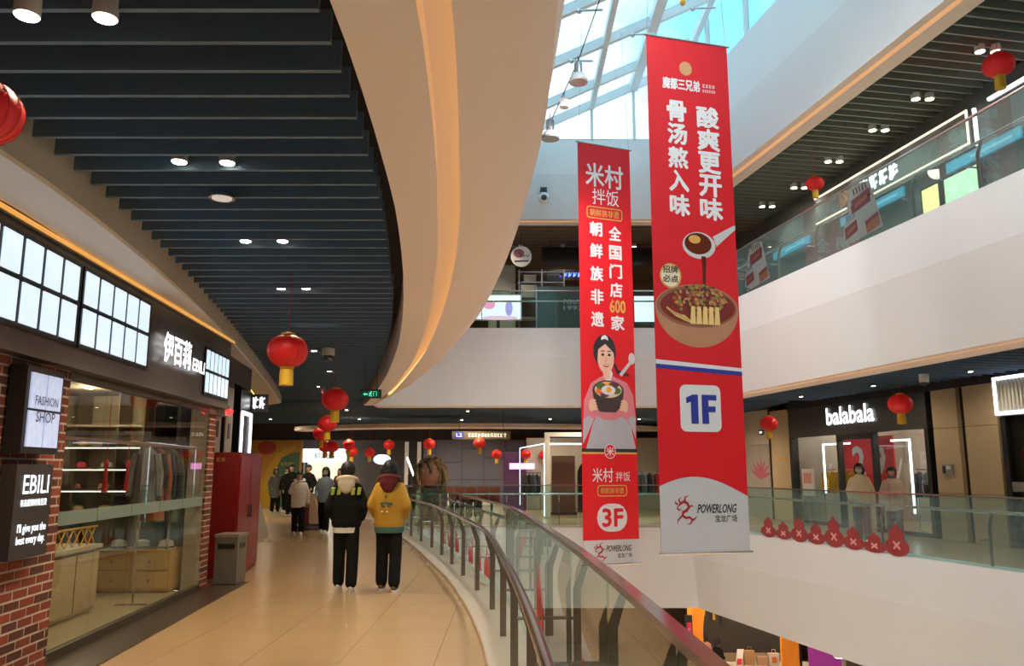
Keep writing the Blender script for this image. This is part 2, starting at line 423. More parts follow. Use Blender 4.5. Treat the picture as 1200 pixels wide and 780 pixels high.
MB().ribbon([[(blkO(y) - .02, y, 3.515), (blkO(y) - .07, y, 3.515)] for y in ys(-4, 22, .6)]).build('cove_light', mat('amber_cove', (1, .5, .12), emit=2.2), o)

# ---- slat ceilings, each slat its own part
def slat_ceiling(name, m, label):
    return tag(MB().box(-.01, .01, -8.01, -7.99, 4.5, 4.52).build(name, M_plenum), label, kind='structure')
def slat_run(parent, m, x0, x1, y, z, h, t, ax=None):
    if ax is None: return pbox('slat', m, parent, x0, x1, y - t / 2, y + t / 2, z, z + h)
cl = tag(MB().box(-16, -.9, 1.5, 1.6, 4.05, 4.08).build('ceiling', M_plenum), 'dark blue-grey slatted ceiling over the walkway', kind='structure')
y = 3.38 - .285 * 5
while y < 24.2:
    a = blkI(y) + (.03 if y < 22 else -1.5); b = sofI(y) - (.15 if y < 9 else .12)
    pbox('slat', M_slat, cl, a, b, y - .016, y + .016, SLZ, SLZ + .17)
    y += .285
cf = tag(MB().box(-15, 8, 24.2, 24.25, 4.0, 4.03).build('ceiling_far', M_plenum), 'dark slatted ceiling of the far concourse', kind='structure')
y = 24.6
while y < 41:
    pbox('slat', M_slat, cf, -13, 8.4, y - .016, y + .016, SLZ - .05, SLZ + .12); y += .33
# side gallery ceilings: slats square to the gallery edge
FR3 = Fr((R3(2), 2), (R3(27), 27)); FR2 = Fr((R2(2), 2), (R2(30), 30))
cs = tag(MB().fbox(FR3, 0, .1, .5, .6, 2 * F2F - 1.7, 2 * F2F - 1.65).build('ceiling_gallery', M_plenum), 'grey slatted ceiling of the upper gallery', kind='structure')
s = 4.
while s < 25:
    fpiece('slat', M_slat_r, cs, FR3, s - .02, s + .02, .76, 6.2, 2 * F2F - 2.0, 2 * F2F - 1.84); s += .285
cs2 = tag(MB().fbox(FR2, 0, .1, .5, .6, 3.95, 3.98).build('ceiling_side', M_plenum), 'dark slatted ceiling in front of the shops', kind='structure')
s = 7.
while s < 22:
    fpiece('slat', M_slat, cs2, FR2, s - .02, s + .02, .9, 5.5, 3.62, 3.76); s += .33
cx = tag(MB().box(-4, 4.5, 24.25, 24.3, 2 * F2F - 1.68, 2 * F2F - 1.66).build('ceiling_end', M_plenum), 'brown slatted ceiling at the far upper gallery', kind='structure')
M_slat_b = mat('slat_brown', (.22, .165, .12), .5)
y = 24.5
while y < 36:
    pbox('slat', M_slat_b, cx, -5, 9, y - .03, y + .03, 2 * F2F - 2.05, 2 * F2F - 1.9); y += .4

# ---- walkway floor tiles, one by one
fl = bpy.data.objects['floor']
tiles_me = None
G = .8
j0 = 5.0; ti = 0
for j in range(30):
    ya = 4.6 + j * G; yb = ya + G - .004
    for i in range(7):
        xa = -5.45 + i * G - max(0, (ya - 14)) * .22; xb = xa + G - .004
        lim = min(curbL(ya), curbL(yb)) + .06
        if xa > lim - .03: continue
        xr0 = min(xb, curbL(ya) + .06); xr1 = min(xb, curbL(yb) + .06)
        if xr0 < xb - 1e-6 or xr1 < xb - 1e-6:
            MB().prism([(xa, ya), (xr0, ya), (xr1, yb), (xa, yb)], -.012, 0).build('tile', M_tile, fl)
        else:
            pbox('tile', M_tile, fl, xa, xb, ya, yb, -.012, 0)
# kerb under the curved railing
mb = MB(); rows = []
for y in ys(-2, 25.2, .5):
    x0 = curbL(y); x1 = glassL(min(y, YF)) + .08 if y < YF else glassL(YF) + 1.
    rows.append([(x0, y, -.01), (x0, y, .04), (x0 + .012, y, .05), (x1, y, .05), (x1, y, -.3)])
tag(mb.ribbon(rows).build('trim_11', M_stone, None), 'pale stone kerb under the curved railing', kind='structure')
tag(MB().box(-3.3, 5.2, YF - .04, YF + .35, -.01, .05).build('trim_12', M_stone), kind='structure')

# ---- skylight: sloping glass roof rising to one side, over the whole opening
sky = tag(link(bpy.data.objects.new('window_1', None)), 'white framed glass roof over the atrium', kind='structure')
zs = lambda x: 2 * F2F + .42 + .46 * (x - .3)
M_beam = mat('roof_beam_white', (.74, .76, .76), .45, var=.03)
XS = [.55, 2.45, 3.75, 5.3, 7.2, 9.5, 11.2]
YS = [-3.6 + 2.33 * k for k in range(12)] + [23.45]
def beam(a, b, wd, ht):
    a = Vector(a); b = Vector(b); d = (b - a).normalized(); sd = d.cross(Vector((0, 0, 1))).normalized() * wd / 2; u = sd.cross(d).normalized() * ht
    mbx = MB().hexa([a - sd, a + sd, b + sd, b - sd, a - sd + u, a + sd + u, b + sd + u, b - sd + u] if u.z > 0 else [a + sd, a - sd, b - sd, b + sd, a + sd - u, a - sd - u, b - sd - u, b + sd - u])
    return mbx
def xr(y): return min(XS[-1], R3(y) + .35)
for y in YS:
    xe = xr(y); beam((L4(y) - .2, y, zs(L4(y) - .2) - .16), (xe, y, zs(xe) - .16), .15, .24).build('rafter', M_beam, sky)
for x in XS:
    y1 = 23.45 if R3(23.45) + .35 > x else (10.7 + (7.09 + .35 - x) / .1915)
    wd = .26 if x == 3.75 else .15
    if x == .55:
        continue
    beam((x, -3.6, zs(x) - .20), (x, y1, zs(x) - .20), wd, .24).build('purlin', M_beam, sky)
for k in range(len(YS) - 1):      # panes
    ya, yb = YS[k] + .04, YS[k + 1] - .04
    xs_ = [None] + XS[1:]
    for i in range(len(xs_) - 1):
        a0 = L4(ya) if i == 0 else xs_[i]; a1 = L4(yb) if i == 0 else xs_[i]
        b0 = min(xs_[i + 1], xr(ya)); b1 = min(xs_[i + 1], xr(yb))
        if b0 - a0 < .05 and b1 - a1 < .05: continue
        b0 = max(b0, a0 + .01); b1 = max(b1, a1 + .01)
        q = [(a0, ya), (b0, ya), (b1, yb), (a1, yb)]
        MB().hexa([(x, y, zs(x) + .04) for x, y in q] + [(x, y, zs(x) + .06) for x, y in q]).build('pane', M_glass_sky, sky)
# edge beam on the low side, gable and clerestory glazing
rows = [[(L4(y) - .25, y, zs(L4(y)) - .4), (L4(y) + .12, y, zs(L4(y)) - .25), (L4(y) + .12, y, zs(L4(y)) + .1), (L4(y) - .25, y, zs(L4(y)) + .1)] for y in ys(-4, YF, 1)]
MB().ribbon(rows).build('edge_beam', M_beam, sky)
mb = MB(); xa, xb = .25, R3(YF) + .35
MB().hexa([(xa, YF, 2 * F2F + .25), (xb, YF, 2 * F2F + .25), (xb, YF + .02, 2 * F2F + .25), (xa, YF + .02, 2 * F2F + .25), (xa, YF, zs(xa)), (xb, YF, zs(xb)), (xb, YF + .02, zs(xb)), (xa, YF + .02, zs(xa))]).build('gable_pane', M_glass_sky, sky)
for x in (2.45, 3.75): MB().box(x - .04, x + .04, YF - .05, YF + .05, 2 * F2F + .25, zs(x) - .1).build('mullion', M_beam, sky)
y = 23.2
M_bldg = mat('clerestory_glass_pink', (.6, .35, .40), .2)
k = 0
while y > -3:
    ya, yb = y - 2.2, y
    xa, xb = R3(ya) + .35, R3(yb) + .35
    MB().hexa([(xb, yb, 2 * F2F + .6), (xb + .02, yb, 2 * F2F + .6), (xa + .02, ya, 2 * F2F + .6), (xa, ya, 2 * F2F + .6), (xb, yb, zs(xb)), (xb + .02, yb, zs(xb)), (xa + .02, ya, zs(xa)), (xa, ya, zs(xa))]).build('clerestory_pane', M_glass_sky, sky)
    MB().box(xa - .06, xa + .06, ya - .06, ya + .06, 2 * F2F + .6, zs(xa)).build('mullion', M_beam, sky)
    y -= 2.2; k += 1
# thin bracing rods under the rafters
for y in YS[4:11]:
    for x in (1.5, 3.1, 4.7):
        MB().tube([(x, y - .1, zs(x) - .2), (x + .55, y - .5, zs(x) - .42)], .03, 6).build('brace_rod', M_steel, sky)
        MB().ell((x + .05, y - .12, zs(x) - .22), .07, 8, 5).build('rod_joint', M_steel, sky)
# ================================================================ RAILINGS
M_stk = mat('sticker_red', (.62, .04, .05), .5)
M_stk2 = mat('sticker_pink', (.75, .35, .33), .5)
def railing(name, label, pts, z0, inward, posts, panel=1.25, hand=True, rail_m=M_steel, kz=1.1, gm=None):
    """pts: plan polyline function t -> (x,y) sampled; inward: side sign; panels, posts, top rail and handrail as parts"""
    P = [Vector((x, y, 0)) for x, y in pts]
    acc = [0]
    for a, b in zip(P, P[1:]): acc.append(acc[-1] + (b - a).length)
    def at(s):
        s = max(0, min(acc[-1], s))
        for i in range(len(acc) - 1):
            if s <= acc[i + 1]:
                t = (s - acc[i]) / (acc[i + 1] - acc[i]); d = (P[i + 1] - P[i]).normalized()
                return P[i].lerp(P[i + 1], t), d
        return P[-1], (P[-1] - P[-2]).normalized()
    t = T(name, label, 'railing', (P[0].x, P[0].y, z0))
    n = max(1, round(acc[-1] / panel))
    for i in range(n):
        a, da = at(acc[-1] * i / n + .008); b, db = at(acc[-1] * (i + 1) / n - .008)
        nn = Vector((-(b - a).y, (b - a).x, 0)).normalized() * .006
        Z = Vector((0, 0, 1))
        MB().hexa([a - nn + Z * z0, b - nn + Z * z0, b + nn + Z * z0, a + nn + Z * z0, a - nn + Z * (z0 + kz), b - nn + Z * (z0 + kz), b + nn + Z * (z0 + kz), a + nn + Z * (z0 + kz)]).build('glass_panel', gm or M_glass, t)
    N = max(2, round(acc[-1] / .5)) + 1
    line = [at(acc[-1] * i / (N - 1)) for i in range(N)]
    MB().ribbon([[q + Vector((-d.y, d.x, 0)) * w + Vector((0, 0, z0 + h)) for w, h in ((-.025, kz), (.025, kz), (.025, kz + .028), (-.025, kz + .028))] for q, d in line], 0, True).build('top_rail', rail_m, t)
    nin = lambda d: Vector((-d.y, d.x, 0)) * inward
    if hand:
        MB().tube([q + nin(d) * .30 + Vector((0, 0, z0 + .86)) for q, d in line], .028, 10).build('handrail', rail_m, t, True)
    s = posts[0]
    while s < acc[-1]:
        q, d = at(s); n_ = nin(d); e = d * .008
        prof = [(.19, 0), (.25, 0), (.25, .62), (.32, .84), (.28, .86), (.19, .64)]
        fr = [q + n_ * a - e + Vector((0, 0, z0 + h)) for a, h in prof]; bk = [q + n_ * a + e + Vector((0, 0, z0 + h)) for a, h in prof]
        k = len(prof)
        p = MB().add(fr + bk, [tuple(range(k)), tuple(range(k, 2 * k))[::-1]] + [(i, (i + 1) % k, k + (i + 1) % k, k + i) for i in range(k)]).build('post', M_steel_d, t)
        MB().tube([q + n_ * .20 + Vector((0, 0, z0 + .42)), q + n_ * .01 + Vector((0, 0, z0 + .42))], .014, 6).build('clamp', M_steel_d, p)
        s += posts[1]
    return t, at, acc[-1]
def sticker(t, at, s, z, w, h, m, inward, kind='flame', side=1):
    q, d = at(s); M = Matrix.Identity(4)
    nn = Vector((-d.y, d.x, 0)) * inward
    for i, v in enumerate((d, Vector((0, 0, 1)), nn)):
        for k in range(3): M[k][i] = v[k]
    c = q + nn * (.008 if kind == 'flame' else -.011) + Vector((0, 0, z))
    for k in range(3): M[k][3] = c[k]
    mb = MB()
    if kind == 'flame':
        for j in range(3):
            x0 = w * (j - 1) * .33; hh = h * (1, .8, .65)[(j * 2 + int(s)) % 3]
            mb.plate(M, stroke([(x0, 0), (x0 + w * .03, hh * .5), (x0, hh)], [w * .33, w * .26, .008]), 0, .002)
    else:
        mb.plate(M, circ(0, h * .27, w * .50, h * .31, 20), 0, .002)
        mb.plate(M, circ(0, h * .66, w * .30, h * .24, 18), .0005, .0025)
        mb.plate(M, circ(0, h * .94, w * .09, h * .06, 10), .001, .003)
        for sg in (-1, 1):
            mb.plate(M, stroke([(-sg * w * .13, h * .2), (sg * w * .13, h * .44)], w * .06), -.003 - .0003 * sg, .004 + .0003 * sg, 1)
    return mb.build('window_sticker', [m, M_stk2], t)
ptsL = [(glassL(y), y) for y in ys(1.0, 22.6, .5)] + [(glassL(22.9) + .05, 22.95), (glassL(23.3) + .3, 23.3), (glassL(23.5) + .8, 23.5)]
t, at, Ln = railing('glass_railing', 'curved glass railing with steel handrail beside the walkway', ptsL, .05, 1, (1.05, 1.5), 1.3, rail_m=mat('polished_rail', (.42, .36, .34), .14, metal=1, var=.05))
for k, s in enumerate((3.0, 3.45, 5.6, 5.8, 9.2, 10.6, 11.4, 12.3, 13.2, 14.0, 15.0, 15.8)):
    sticker(t, at, s, .15 if k not in (2, 3) else .35, .28 if k < 4 else .5, .5 if k < 4 else .42, M_stk, 1, 'flame')
ptsF = [(x, YF) for x in ys(glassL(YF) + .85, R2(YF) - .35, 1.)]
railing('glass_railing', 'glass railing across the far end at walkway level', ptsF, .05, 1, (.8, 1.5), 1.4)
ptsR = [(R2(y), y) for y in ys(9.5, YF, 1.)]
t, at, Ln = railing('glass_railing', 'glass railing in front of the childrenswear shop', ptsR, .05, -1, (1.6, 2.6), 2.45, gm=M_glass2)
for k in range(8):
    sticker(t, at, Ln - 8.3 + k * .62, .04, .66, (.56, .36, .44, .60, .42, .52, .38, .46)[k], mat('sticker_dark_red', (.27, .025, .03), .5), -1, 'dolls')
ptsR = [(R3(y), y) for y in ys(7.5, YF, 1.)]
t3, at3, Ln3 = railing('glass_railing', 'upper gallery glass railing with food stickers', ptsR, F2F + .06, -1, (1.3, 1.5), 2.1, kz=1.12, gm=M_glass2)
ptsF = [(x, YF) for x in ys(-3.9, R3(YF) - .35, 1.)]
railing('glass_railing', 'upper gallery glass railing across the far end', ptsF, F2F + .06, 1, (.8, 2.2), 2.1, kz=1.1)
# big food stickers on the upper gallery glass: outlined group of three dishes
M_s1 = mat('sticker_cream', (.16, .19, .18), .5); M_s2 = mat('sticker_brick', (.09, .016, .018), .5); M_s3 = mat('sticker_brown', (.14, .06, .03), .5); M_s4 = mat('sticker_ink', (.06, .10, .14), .5)
for s0 in (6.9, 10.9, 14.2):
    q, d = at3(s0); nn = Vector((d.y, -d.x, 0)); M = Matrix.Identity(4)
    for i, v in enumerate((d, Vector((0, 0, 1)), nn)):
        for k in range(3): M[k][i] = v[k]
    c = q - nn * .012 + Vector((0, 0, F2F + .10))
    for k in range(3): M[k][3] = c[k]
    mb = MB()
    mb.plate(M, [(-.60, .06), (-.50, .36), (-.44, .58), (-.30, 1.0), (.02, 1.06), (.30, .95), (.42, .72), (.34, .56), (.55, .40), (.6, .12), (.3, 0), (-.2, .04)], 0, .001, 0)
    for (cx, cy, a, b, mi) in ((-.02, .76, .30, .10, 1), (.0, .66, .30, .10, 1), (-.30, .24, .20, .11, 1), (-.32, .17, .2, .10, 2), (.33, .26, .2, .13, 1), (-.02, .70, .2, .05, 2), (.33, .26, .14, .05, 2)):
        mb.plate(M, [(cx - a, cy - b + .06), (cx + a * .9, cy - b - .02), (cx + a, cy + b - .06), (cx - a * .9, cy + b + .02)], -.002 - .001 * mi, 0, mi)
    for i in range(5):
        mb.plate(M, stroke([(-.2 + .09 * i, .88), (-.17 + .09 * i, 1.0)], .035), -.004, 0, 1)
        mb.plate(M, stroke([(.2 + .06 * i, .46), (.22 + .06 * i, .56)], .03), -.004, 0, 3)
    mb.build('food_sticker', [M_s1, M_s2, M_s3, M_s4], t3)
# ================================================================ SHOP ROW BESIDE THE WALKWAY
SF = Fr((-3.72, 5.2), (-4.25, 12.25))            # o > 0 is towards the walkway
H0, H1 = 2.45, 3.46                              # header
# brick pier: mortar core with bricks as parts
M_mortar = mat('mortar', (.52, .44, .38), .8, var=.1, scale=20, bump=.3)
M_br = [mat('brick_%s' % n, c, .75, var=.25, scale=18, bump=.4) for n, c in (('rust', (.19, .036, .02)), ('dark', (.085, .022, .016)), ('ember', (.26, .05, .028)))]
def brick_wall(name, label, a0, a1, z1, o0=.0):
    wl = tag(MB().fbox(SF, a0, a1, -.25, o0, 0, z1).build(name, M_mortar), label, kind='structure')
    row = 0; z = .008
    while z + .062 <= z1:
        a = a0 - (.115 if row % 2 else 0)
        while a < a1 - .03:
            b0 = max(a, a0); b1 = min(a + .211, a1)
            if b1 - b0 > .04:
                pr = R.uniform(.002, .006)
                fpiece('brick', R.choices(M_br, (5, 3, 2))[0], wl, SF, b0, b1, o0 - .03, o0 + pr, z, z + .059)
            a += .23
        z += .0765; row += 1
    return wl
brick_wall('wall_left', 'red brick pier at the near end of the hat shop', .32, 1.86, 2.46)
brick_wall('wall_left_pier', 'narrow red brick pier beside the dark doorway', 6.05, 6.36, 2.44)
wn_ = tag(MB().fbox(SF, -4, .3, -.25, 0, 0, 2.46).build('wall_left_near', M_mortar), 'red brick wall running back along the hat shop', kind='structure')
mb = MB(); z = .008; row = 0
while z + .059 <= 2.46:
    a = .32 - .23 * 16 - (.115 if row % 2 else 0)
    while a < .3:
        mb.fbox(SF, a, min(a + .211, .31), -.03, R.uniform(.002, .006), z, z + .059, R.choices((0, 1, 2), (5, 3, 2))[0]); a += .23
    z += .0765; row += 1
mb.build('brick_courses', M_br, wn_)['kind'] = 'stuff'
# header with rows of lit panes
hd = tag(MB().fbox(SF, -4, 6.55, -.3, .10, H0, H1).fbox(SF, -4, 6.55, .10, .13, H0, H0 + .06).fbox(SF, -4, 6.55, .10, .13, H1 - .05, H1).build('wall_left_header', M_hdr), 'dark shop header above the brick and glass', kind='structure')
MB().fbox(SF, -4, 6.55, .13, .155, H1 - .035, H1 - .008).build('cove_light', mat('amber_strip', (1, .5, .12), emit=.4), hd)
lb = T('sign_lightbox', 'long lit sign of paired white panes above the brick pier', 'sign', SF.p(0, .1, 2.62))
def panes(th, groups, z0, zm, z1):
    for a0, n, pitch in groups:
        MB().fbox(SF, a0 - .03, a0 + n * pitch + .01, .10, .125, z0 - .04, z1 + .04).build('frame', M_black, th)
        for k in range(n):
            for za, zb in ((z0, zm - .022), (zm + .022, z1)):
                fpiece('pane', M_soft_led, th, SF, a0 + k * pitch, a0 + k * pitch + pitch - .062, .12, .135, za, zb)
panes(lb, [(-1.6, 5, .315), (.05, 5, .315), (1.70, 5, .315)], 2.67, 3.0, 3.31)
lb2 = T('sign_lightbox', 'short lit sign of narrow white panes above the doorway pier', 'sign', SF.p(5.4, .1, 2.6))
panes(lb2, [(5.32, 6, .185)], 2.60, 2.88, 3.15)
# glowing shop name
sg = T('shop_sign', 'glowing white shop lettering on the dark header', 'sign', SF.p(4.3, .13, 2.9))
M = SF.mx(0, .13, 0)
text(MB(), M, '伊百莉', 3.62, 4.58, 2.78, 3.12, .03, .03).build('large_letters', M_letter, sg)
text(MB(), M, 'EBILI', 4.66, 5.14, 2.80, 2.95, .03, .03).build('small_letters', M_letter, sg)
# projecting boxes on the brick pier
fb = T('wall_lightbox', 'lit four-pane light box reading fashion shop on brick', 'sign', SF.p(1.0, .02, 1.75))
MB().fbox(SF, .84, 1.42, .02, .15, 1.72, 2.38).build('case', M_black, fb)
fp = []
for a in (.89, 1.145):
    for z in (1.77, 2.06):
        fpiece('pane', mat('lilac_pane', (.45, .55, .90), .4, emit=.36, var=.25, scale=4), fb, SF, a, a + .23, .15, .162, z, z + .27)
M = SF.mx(.06, .163, 0)
text(MB(), M, 'FASHION', .90, 1.26, 2.09, 2.16, .004, -.0).build('lettering', M_dark, fb)
text(MB(), M, 'SHOP', .93, 1.23, 1.96, 2.04, .004, -.0).build('lettering', M_dark, fb)
eb = T('wall_sign', 'black EBILI sign box with white lettering on brick', 'sign', SF.p(1.0, .02, .95))
MB().fbox(SF, .86, 1.42, .02, .13, .94, 1.64).build('case', mat('sign_black', (.035, .033, .04), .35), eb)
M = SF.mx(.10, .13, 0)
ml = mat('sign_lettering', (.85, .93, 1), .4, emit=1.0, var=.01)
text(MB(), M, 'EBILI', .87, 1.26, 1.42, 1.56, .004, .005).build('lettering', ml, eb)
text(MB(), M, '有态度的时尚百货', .85, 1.25, 1.325, 1.38, .004, .015).build('lettering', ml, eb)
text(MB(), M, "I'll give you the\nbest every day.", .84, 1.27, 1.03, 1.20, .004, .015).build('lettering', ml, eb)

# glass front in tall panes, with a frosted band
wn = tag(MB().fbox(SF, 1.86, 6.05, -.07, .0, 0, .09).fbox(SF, 1.86, 6.05, -.07, 0, 2.38, 2.46).build('window_2', mat('bronze_frame', (.10, .085, .06), .35, metal=.6)), 'tall glass shop front with a frosted band', kind='structure')
eds = [1.88, 2.72, 3.56, 4.40, 5.22, 6.04]
for a, b in zip(eds, eds[1:]):
    fpiece('pane', M_glass_shop, wn, SF, a + .006, b - .006, -.045, -.033, .09, 2.38)
    fpiece('frosted_band', M_frost, wn, SF, a + .006, b - .006, -.031, -.029, 1.12, 1.24)
for z in (1.86,): MB().fbox(SF, 1.88, 6.04, -.06, -.02, z, z + .03).build('transom', M_steel_d, wn)
for a in (2.02,): MB().fbox(SF, a, a + .05, -.3, -.22, 0, 2.4).build('mullion', M_steel_d, wn)
# dark plinth strip along the shop
tag(MB().fbox(SF, -3, 6.9, -.02, .44, -.01, .012).build('trim_13', mat('dark_threshold', (.055, .04, .03), .3, var=.2, scale=8)), 'dark stone threshold strip along the shop', kind='structure')

# ---- inside the hat shop (it runs on behind the recess past the brick pier)
M_in = mat('shop_wall', (.40, .34, .23), .6)
tag(MB().box(-8.4, -8.3, 6, 14.6, 0, 3.4).box(-8.3, -5.3, 14.5, 14.6, 0, 3.4).box(-5.34, -5.3, 11.75, 14.5, 0, 3.4).fbox(SF, .9, 1.0, -4.3, -.25, 0, 3.4).build('wall_shop', M_in), 'cream inner walls of the hat shop', kind='structure')
tag(MB().prism([(-8.3, 6), (-4.0, 6), (-4.45, 11.7), (-5.3, 11.8), (-5.3, 14.5), (-8.3, 14.5)], 2.9, 3.0).build('ceiling_shop', mat('shop_ceiling', (.20, .16, .12), .7)), kind='structure')
tag(MB().prism([(-8.3, 6), (-3.9, 6), (-4.35, 11.7), (-5.3, 11.8), (-5.3, 14.5), (-8.3, 14.5)], -.005, .015).build('floor_shop', mat('shop_floor', (.40, .33, .21), .3, var=.12, scale=3)), kind='structure')
sh = T('display_shelving', 'wall shelving with lit edges inside the hat shop', 'shelf', (-6.6, 14.3, 0))
SZ = (.85, 1.22, 1.58, 1.95)
for z in SZ + (2.33,):
    pbox('shelf_board', mat('shelf_cream', (.5, .44, .33), .5), sh, -8.2, -5.36, 14.0, 14.48, z, z + .03)
    if z in (1.22, 1.58, 1.95): pbox('led_strip', mat('shelf_led', (1, .95, .85), emit=1.8 if z == 1.95 else 1.0), sh, -8.2, -5.36, 13.985, 14.0, z + .005, z + .022)
for x in (-8.2, -7.5, -6.8, -6.1, -5.39): pbox('upright', M_steel_d, sh, x, x + .03, 14.02, 14.48, 0, 2.9)
def hat(a, o, z, col, style, label):
    c = Vector((a, o, z))
    t = T('hat', label, 'hat', c, 0, 'hats on the shop shelves')
    m = mat('felt_%s' % style + '_%d' % int(col[0] * 999), col, .8, var=.12, scale=30, bump=.2)
    MB().lathe([(.05, 0.0), (.105, .0), (.10, .05), (.085, .10), (.03, .12)], c, 14).build('crown', m, t, True)
    if style == 'cap':
        d = SF.n
        MB().prism([(c.x + math.cos(x) * .10 + d.x * (.02 + .1 * (math.sin(i / 8 * PI))), c.y + math.sin(x) * .10 + d.y * .03) for i, x in enumerate([-.9 + 1.8 * i / 8 for i in range(9)])] + [(c.x, c.y)], c.z, c.z + .012).build('peak', m, t)
    else:
        MB().lathe([(.09, .003), (.16 if style == 'brim' else .13, .0), (.17 if style == 'brim' else .135, .012), (.09, .015)], c, 16).build('brim', m, t, True)
    MB().lathe([(.104, .012), (.107, .014), (.106, .03), (.1, .032)], c, 14).build('band', M_dark, t)
HC = [((.75, .7, .6), 'brim', 'ivory'), ((.7, .05, .1), 'cap', 'crimson'), ((.5, .33, .1), 'brim', 'straw'), ((.06, .07, .08), 'brim', 'charcoal'), ((.75, .55, .3), 'brim', 'tan'), ((.55, .35, .2), 'bucket', 'brown'), ((.6, .58, .55), 'bucket', 'grey'), ((.25, .06, .05), 'cap', 'maroon')]
i = 0
lay = [(1.985, [2, 2, 3, 4, 5, 6]), (1.615, [0, 1, 6, 3, 7, 4]), (1.255, [4, 7, 5, 0, 3, 2]), (.885, [6, 0, 0, 5, 4, 3])]
rown = {1.985: 'top', 1.615: 'second', 1.255: 'third', .885: 'lowest'}
for z, row in lay:
    for k, h in enumerate(row):
        c, st, nm = HC[h]
        nb = ('at the end by the brick pier', 'next along from the end', 'between the two near posts', 'at the middle of the shelf light', 'short of the last post', 'at the doorway end')[k]
        hat(-7.95 + k * .47 + R.uniform(-.05, .05), 14.2, z, c, st, '%s %s hat on the %s shop shelf, %s' % (nm, {'cap': 'peaked', 'brim': 'wide-brimmed', 'bucket': 'bucket'}[st], rown[z], nb))
# front counter with panelled face and a lattice top rail
ct = T('shop_counter', 'long panelled wooden counter just inside the shop glass', 'counter', SF.p(3.6, -.95, 0))
MB().fbox(SF, 2.75, 4.5, -1.2, -.72, .04, .72).build('carcass', mat('counter_beige', (.40, .32, .2), .5, var=.1), ct)
for k in range(3): fpiece('panel', M_wood, ct, SF, 2.78 + k * .58, 2.78 + k * .58 + .55, -.72, -.70, .08, .68)
fpiece('worktop', mat('counter_top', (.5, .43, .3), .3), ct, SF, 2.72, 4.53, -1.23, -.68, .72, .76)
mb = MB()
for k in range(9):
    a = 2.8 + k * .185
    mb.tube([SF.p(a, -.75, .77), SF.p(a + .17, -.75, .95)], .008, 5); mb.tube([SF.p(a + .17, -.75, .77), SF.p(a, -.75, .95)], .008, 5)
mb.fbox(SF, 2.75, 4.5, -.76, -.74, .95, .97)
mb.build('lattice_rail', M_lgold, ct)
cb = T('drawer_cabinet', 'honey-coloured drawer cabinet inside the shop by the pier', 'cabinet', (-5.0, 11.3, 0))
MB().box(-5.5, -4.5, 11.0, 11.5, .03, .55).build('body', mat('honey_wood', (.50, .32, .08), .4, var=.1), cb)
for k in range(2):
    for z in (.07, .31):
        d = pbox('drawer', mat('honey_wood_light', (.58, .39, .12), .4), cb, -5.47 + k * .49, -5.01 + k * .49, 10.98, 11.0, z, z + .21)
        MB().ell((-5.24 + k * .49, 10.965, z + .1), .018, 8, 5).build('knob', M_steel_d, d)
for k, a in enumerate((-5.3, -4.98, -4.66)):
    hat(a, 11.25, .553, (.72, .71, .68), 'bucket', ('white bucket hat on the cabinet end by the counter', 'white bucket hat in the middle of the drawer cabinet', 'white bucket hat on the cabinet end by the doorway')[k])
# garments on a floor rail
M_gar = [mat('garment_' + n, c, .85, var=.15, scale=14, bump=.3) for n, c in (('navy', (.02, .03, .07)), ('olive', (.08, .09, .05)), ('grey', (.2, .21, .23)), ('rust', (.33, .08, .03)), ('black', (.015, .015, .016)), ('cream', (.6, .53, .42)), ('wine', (.22, .02, .04)))]
GN = ['navy', 'olive', 'grey', 'rust', 'black', 'cream', 'wine']
def garment(c, dx, h, m, wd, parent=None, name='hanging_garment', label=None, group=None):
    """a coat on a hanger: c = hook point, dx = direction across the shoulders"""
    c = Vector(c); dx = Vector(dx).normalized(); dn = Vector((-dx.y, dx.x, 0))
    t = T(name, label, 'clothing', c, 0, group)
    rows = []
    for z, w_, d_ in ((-.05, .05, .03), (-.09, wd * .35, .05), (-.15, wd * .5, .07), (-h * .5, wd * .47, .085), (-h, wd * .55, .10)):
        rows.append([c + dx * w_ * math.cos(a) + dn * d_ * math.sin(a) + Vector((0, 0, z)) for a in [2 * PI * k / 12 for k in range(12)]])
    mb = MB().ribbon(rows, 0, True); mb.f.append(list(range(12))); mb.m.append(0); mb.f.append([48 + k for k in range(12)][::-1]); mb.m.append(0)
    mb.build('body', m, t, True)
    for s in (-1, 1):
        MB().tube([c + dx * s * wd * .42 + Vector((0, 0, -.13)), c + dx * s * wd * .60 + Vector((0, 0, -h * .45)), c + dx * s * wd * .62 + Vector((0, 0, -h * .8))], [.06, .055, .045], 8).build('sleeve', m, t, True)
    MB().tube([c + Vector((0, 0, 0)), c + Vector((0, 0, -.07))], .006, 5).build('hanger', M_steel, t)
    return t
rk = T('clothes_rail', 'steel clothes rail by the doorway end of the hat shop', 'rack', SF.p(5.4, -.4, 0))
for a in (4.85, 5.95): MB().tube([SF.p(a, -.42, .02), SF.p(a, -.42, 1.95)], .014, 7).build('upright', M_steel, rk); MB().tube([SF.p(a, -.62, .02), SF.p(a, -.25, .02)], .016, 7).build('foot', M_steel, rk)
MB().tube([SF.p(4.85, -.42, 1.93), SF.p(5.95, -.42, 1.93)], .014, 7).build('rail', M_steel, rk)
for k in range(6):
    m = M_gar[(2, 4, 3, 0, 4, 1)[k]]
    garment(SF.p(4.97 + k * .17, -.42, 1.92), SF.n + SF.e * .35, (.8, .7, .95, .85, .9, 1.0)[k], m, .26, None, 'hanging_garment', '%s coat hanging on the hat shop clothes rail, %s from the doorway' % (GN[(2, 4, 3, 0, 4, 1)[k]], ('sixth', 'fifth', 'fourth', 'third', 'second', 'first')[k]), 'coats on the shop rail')
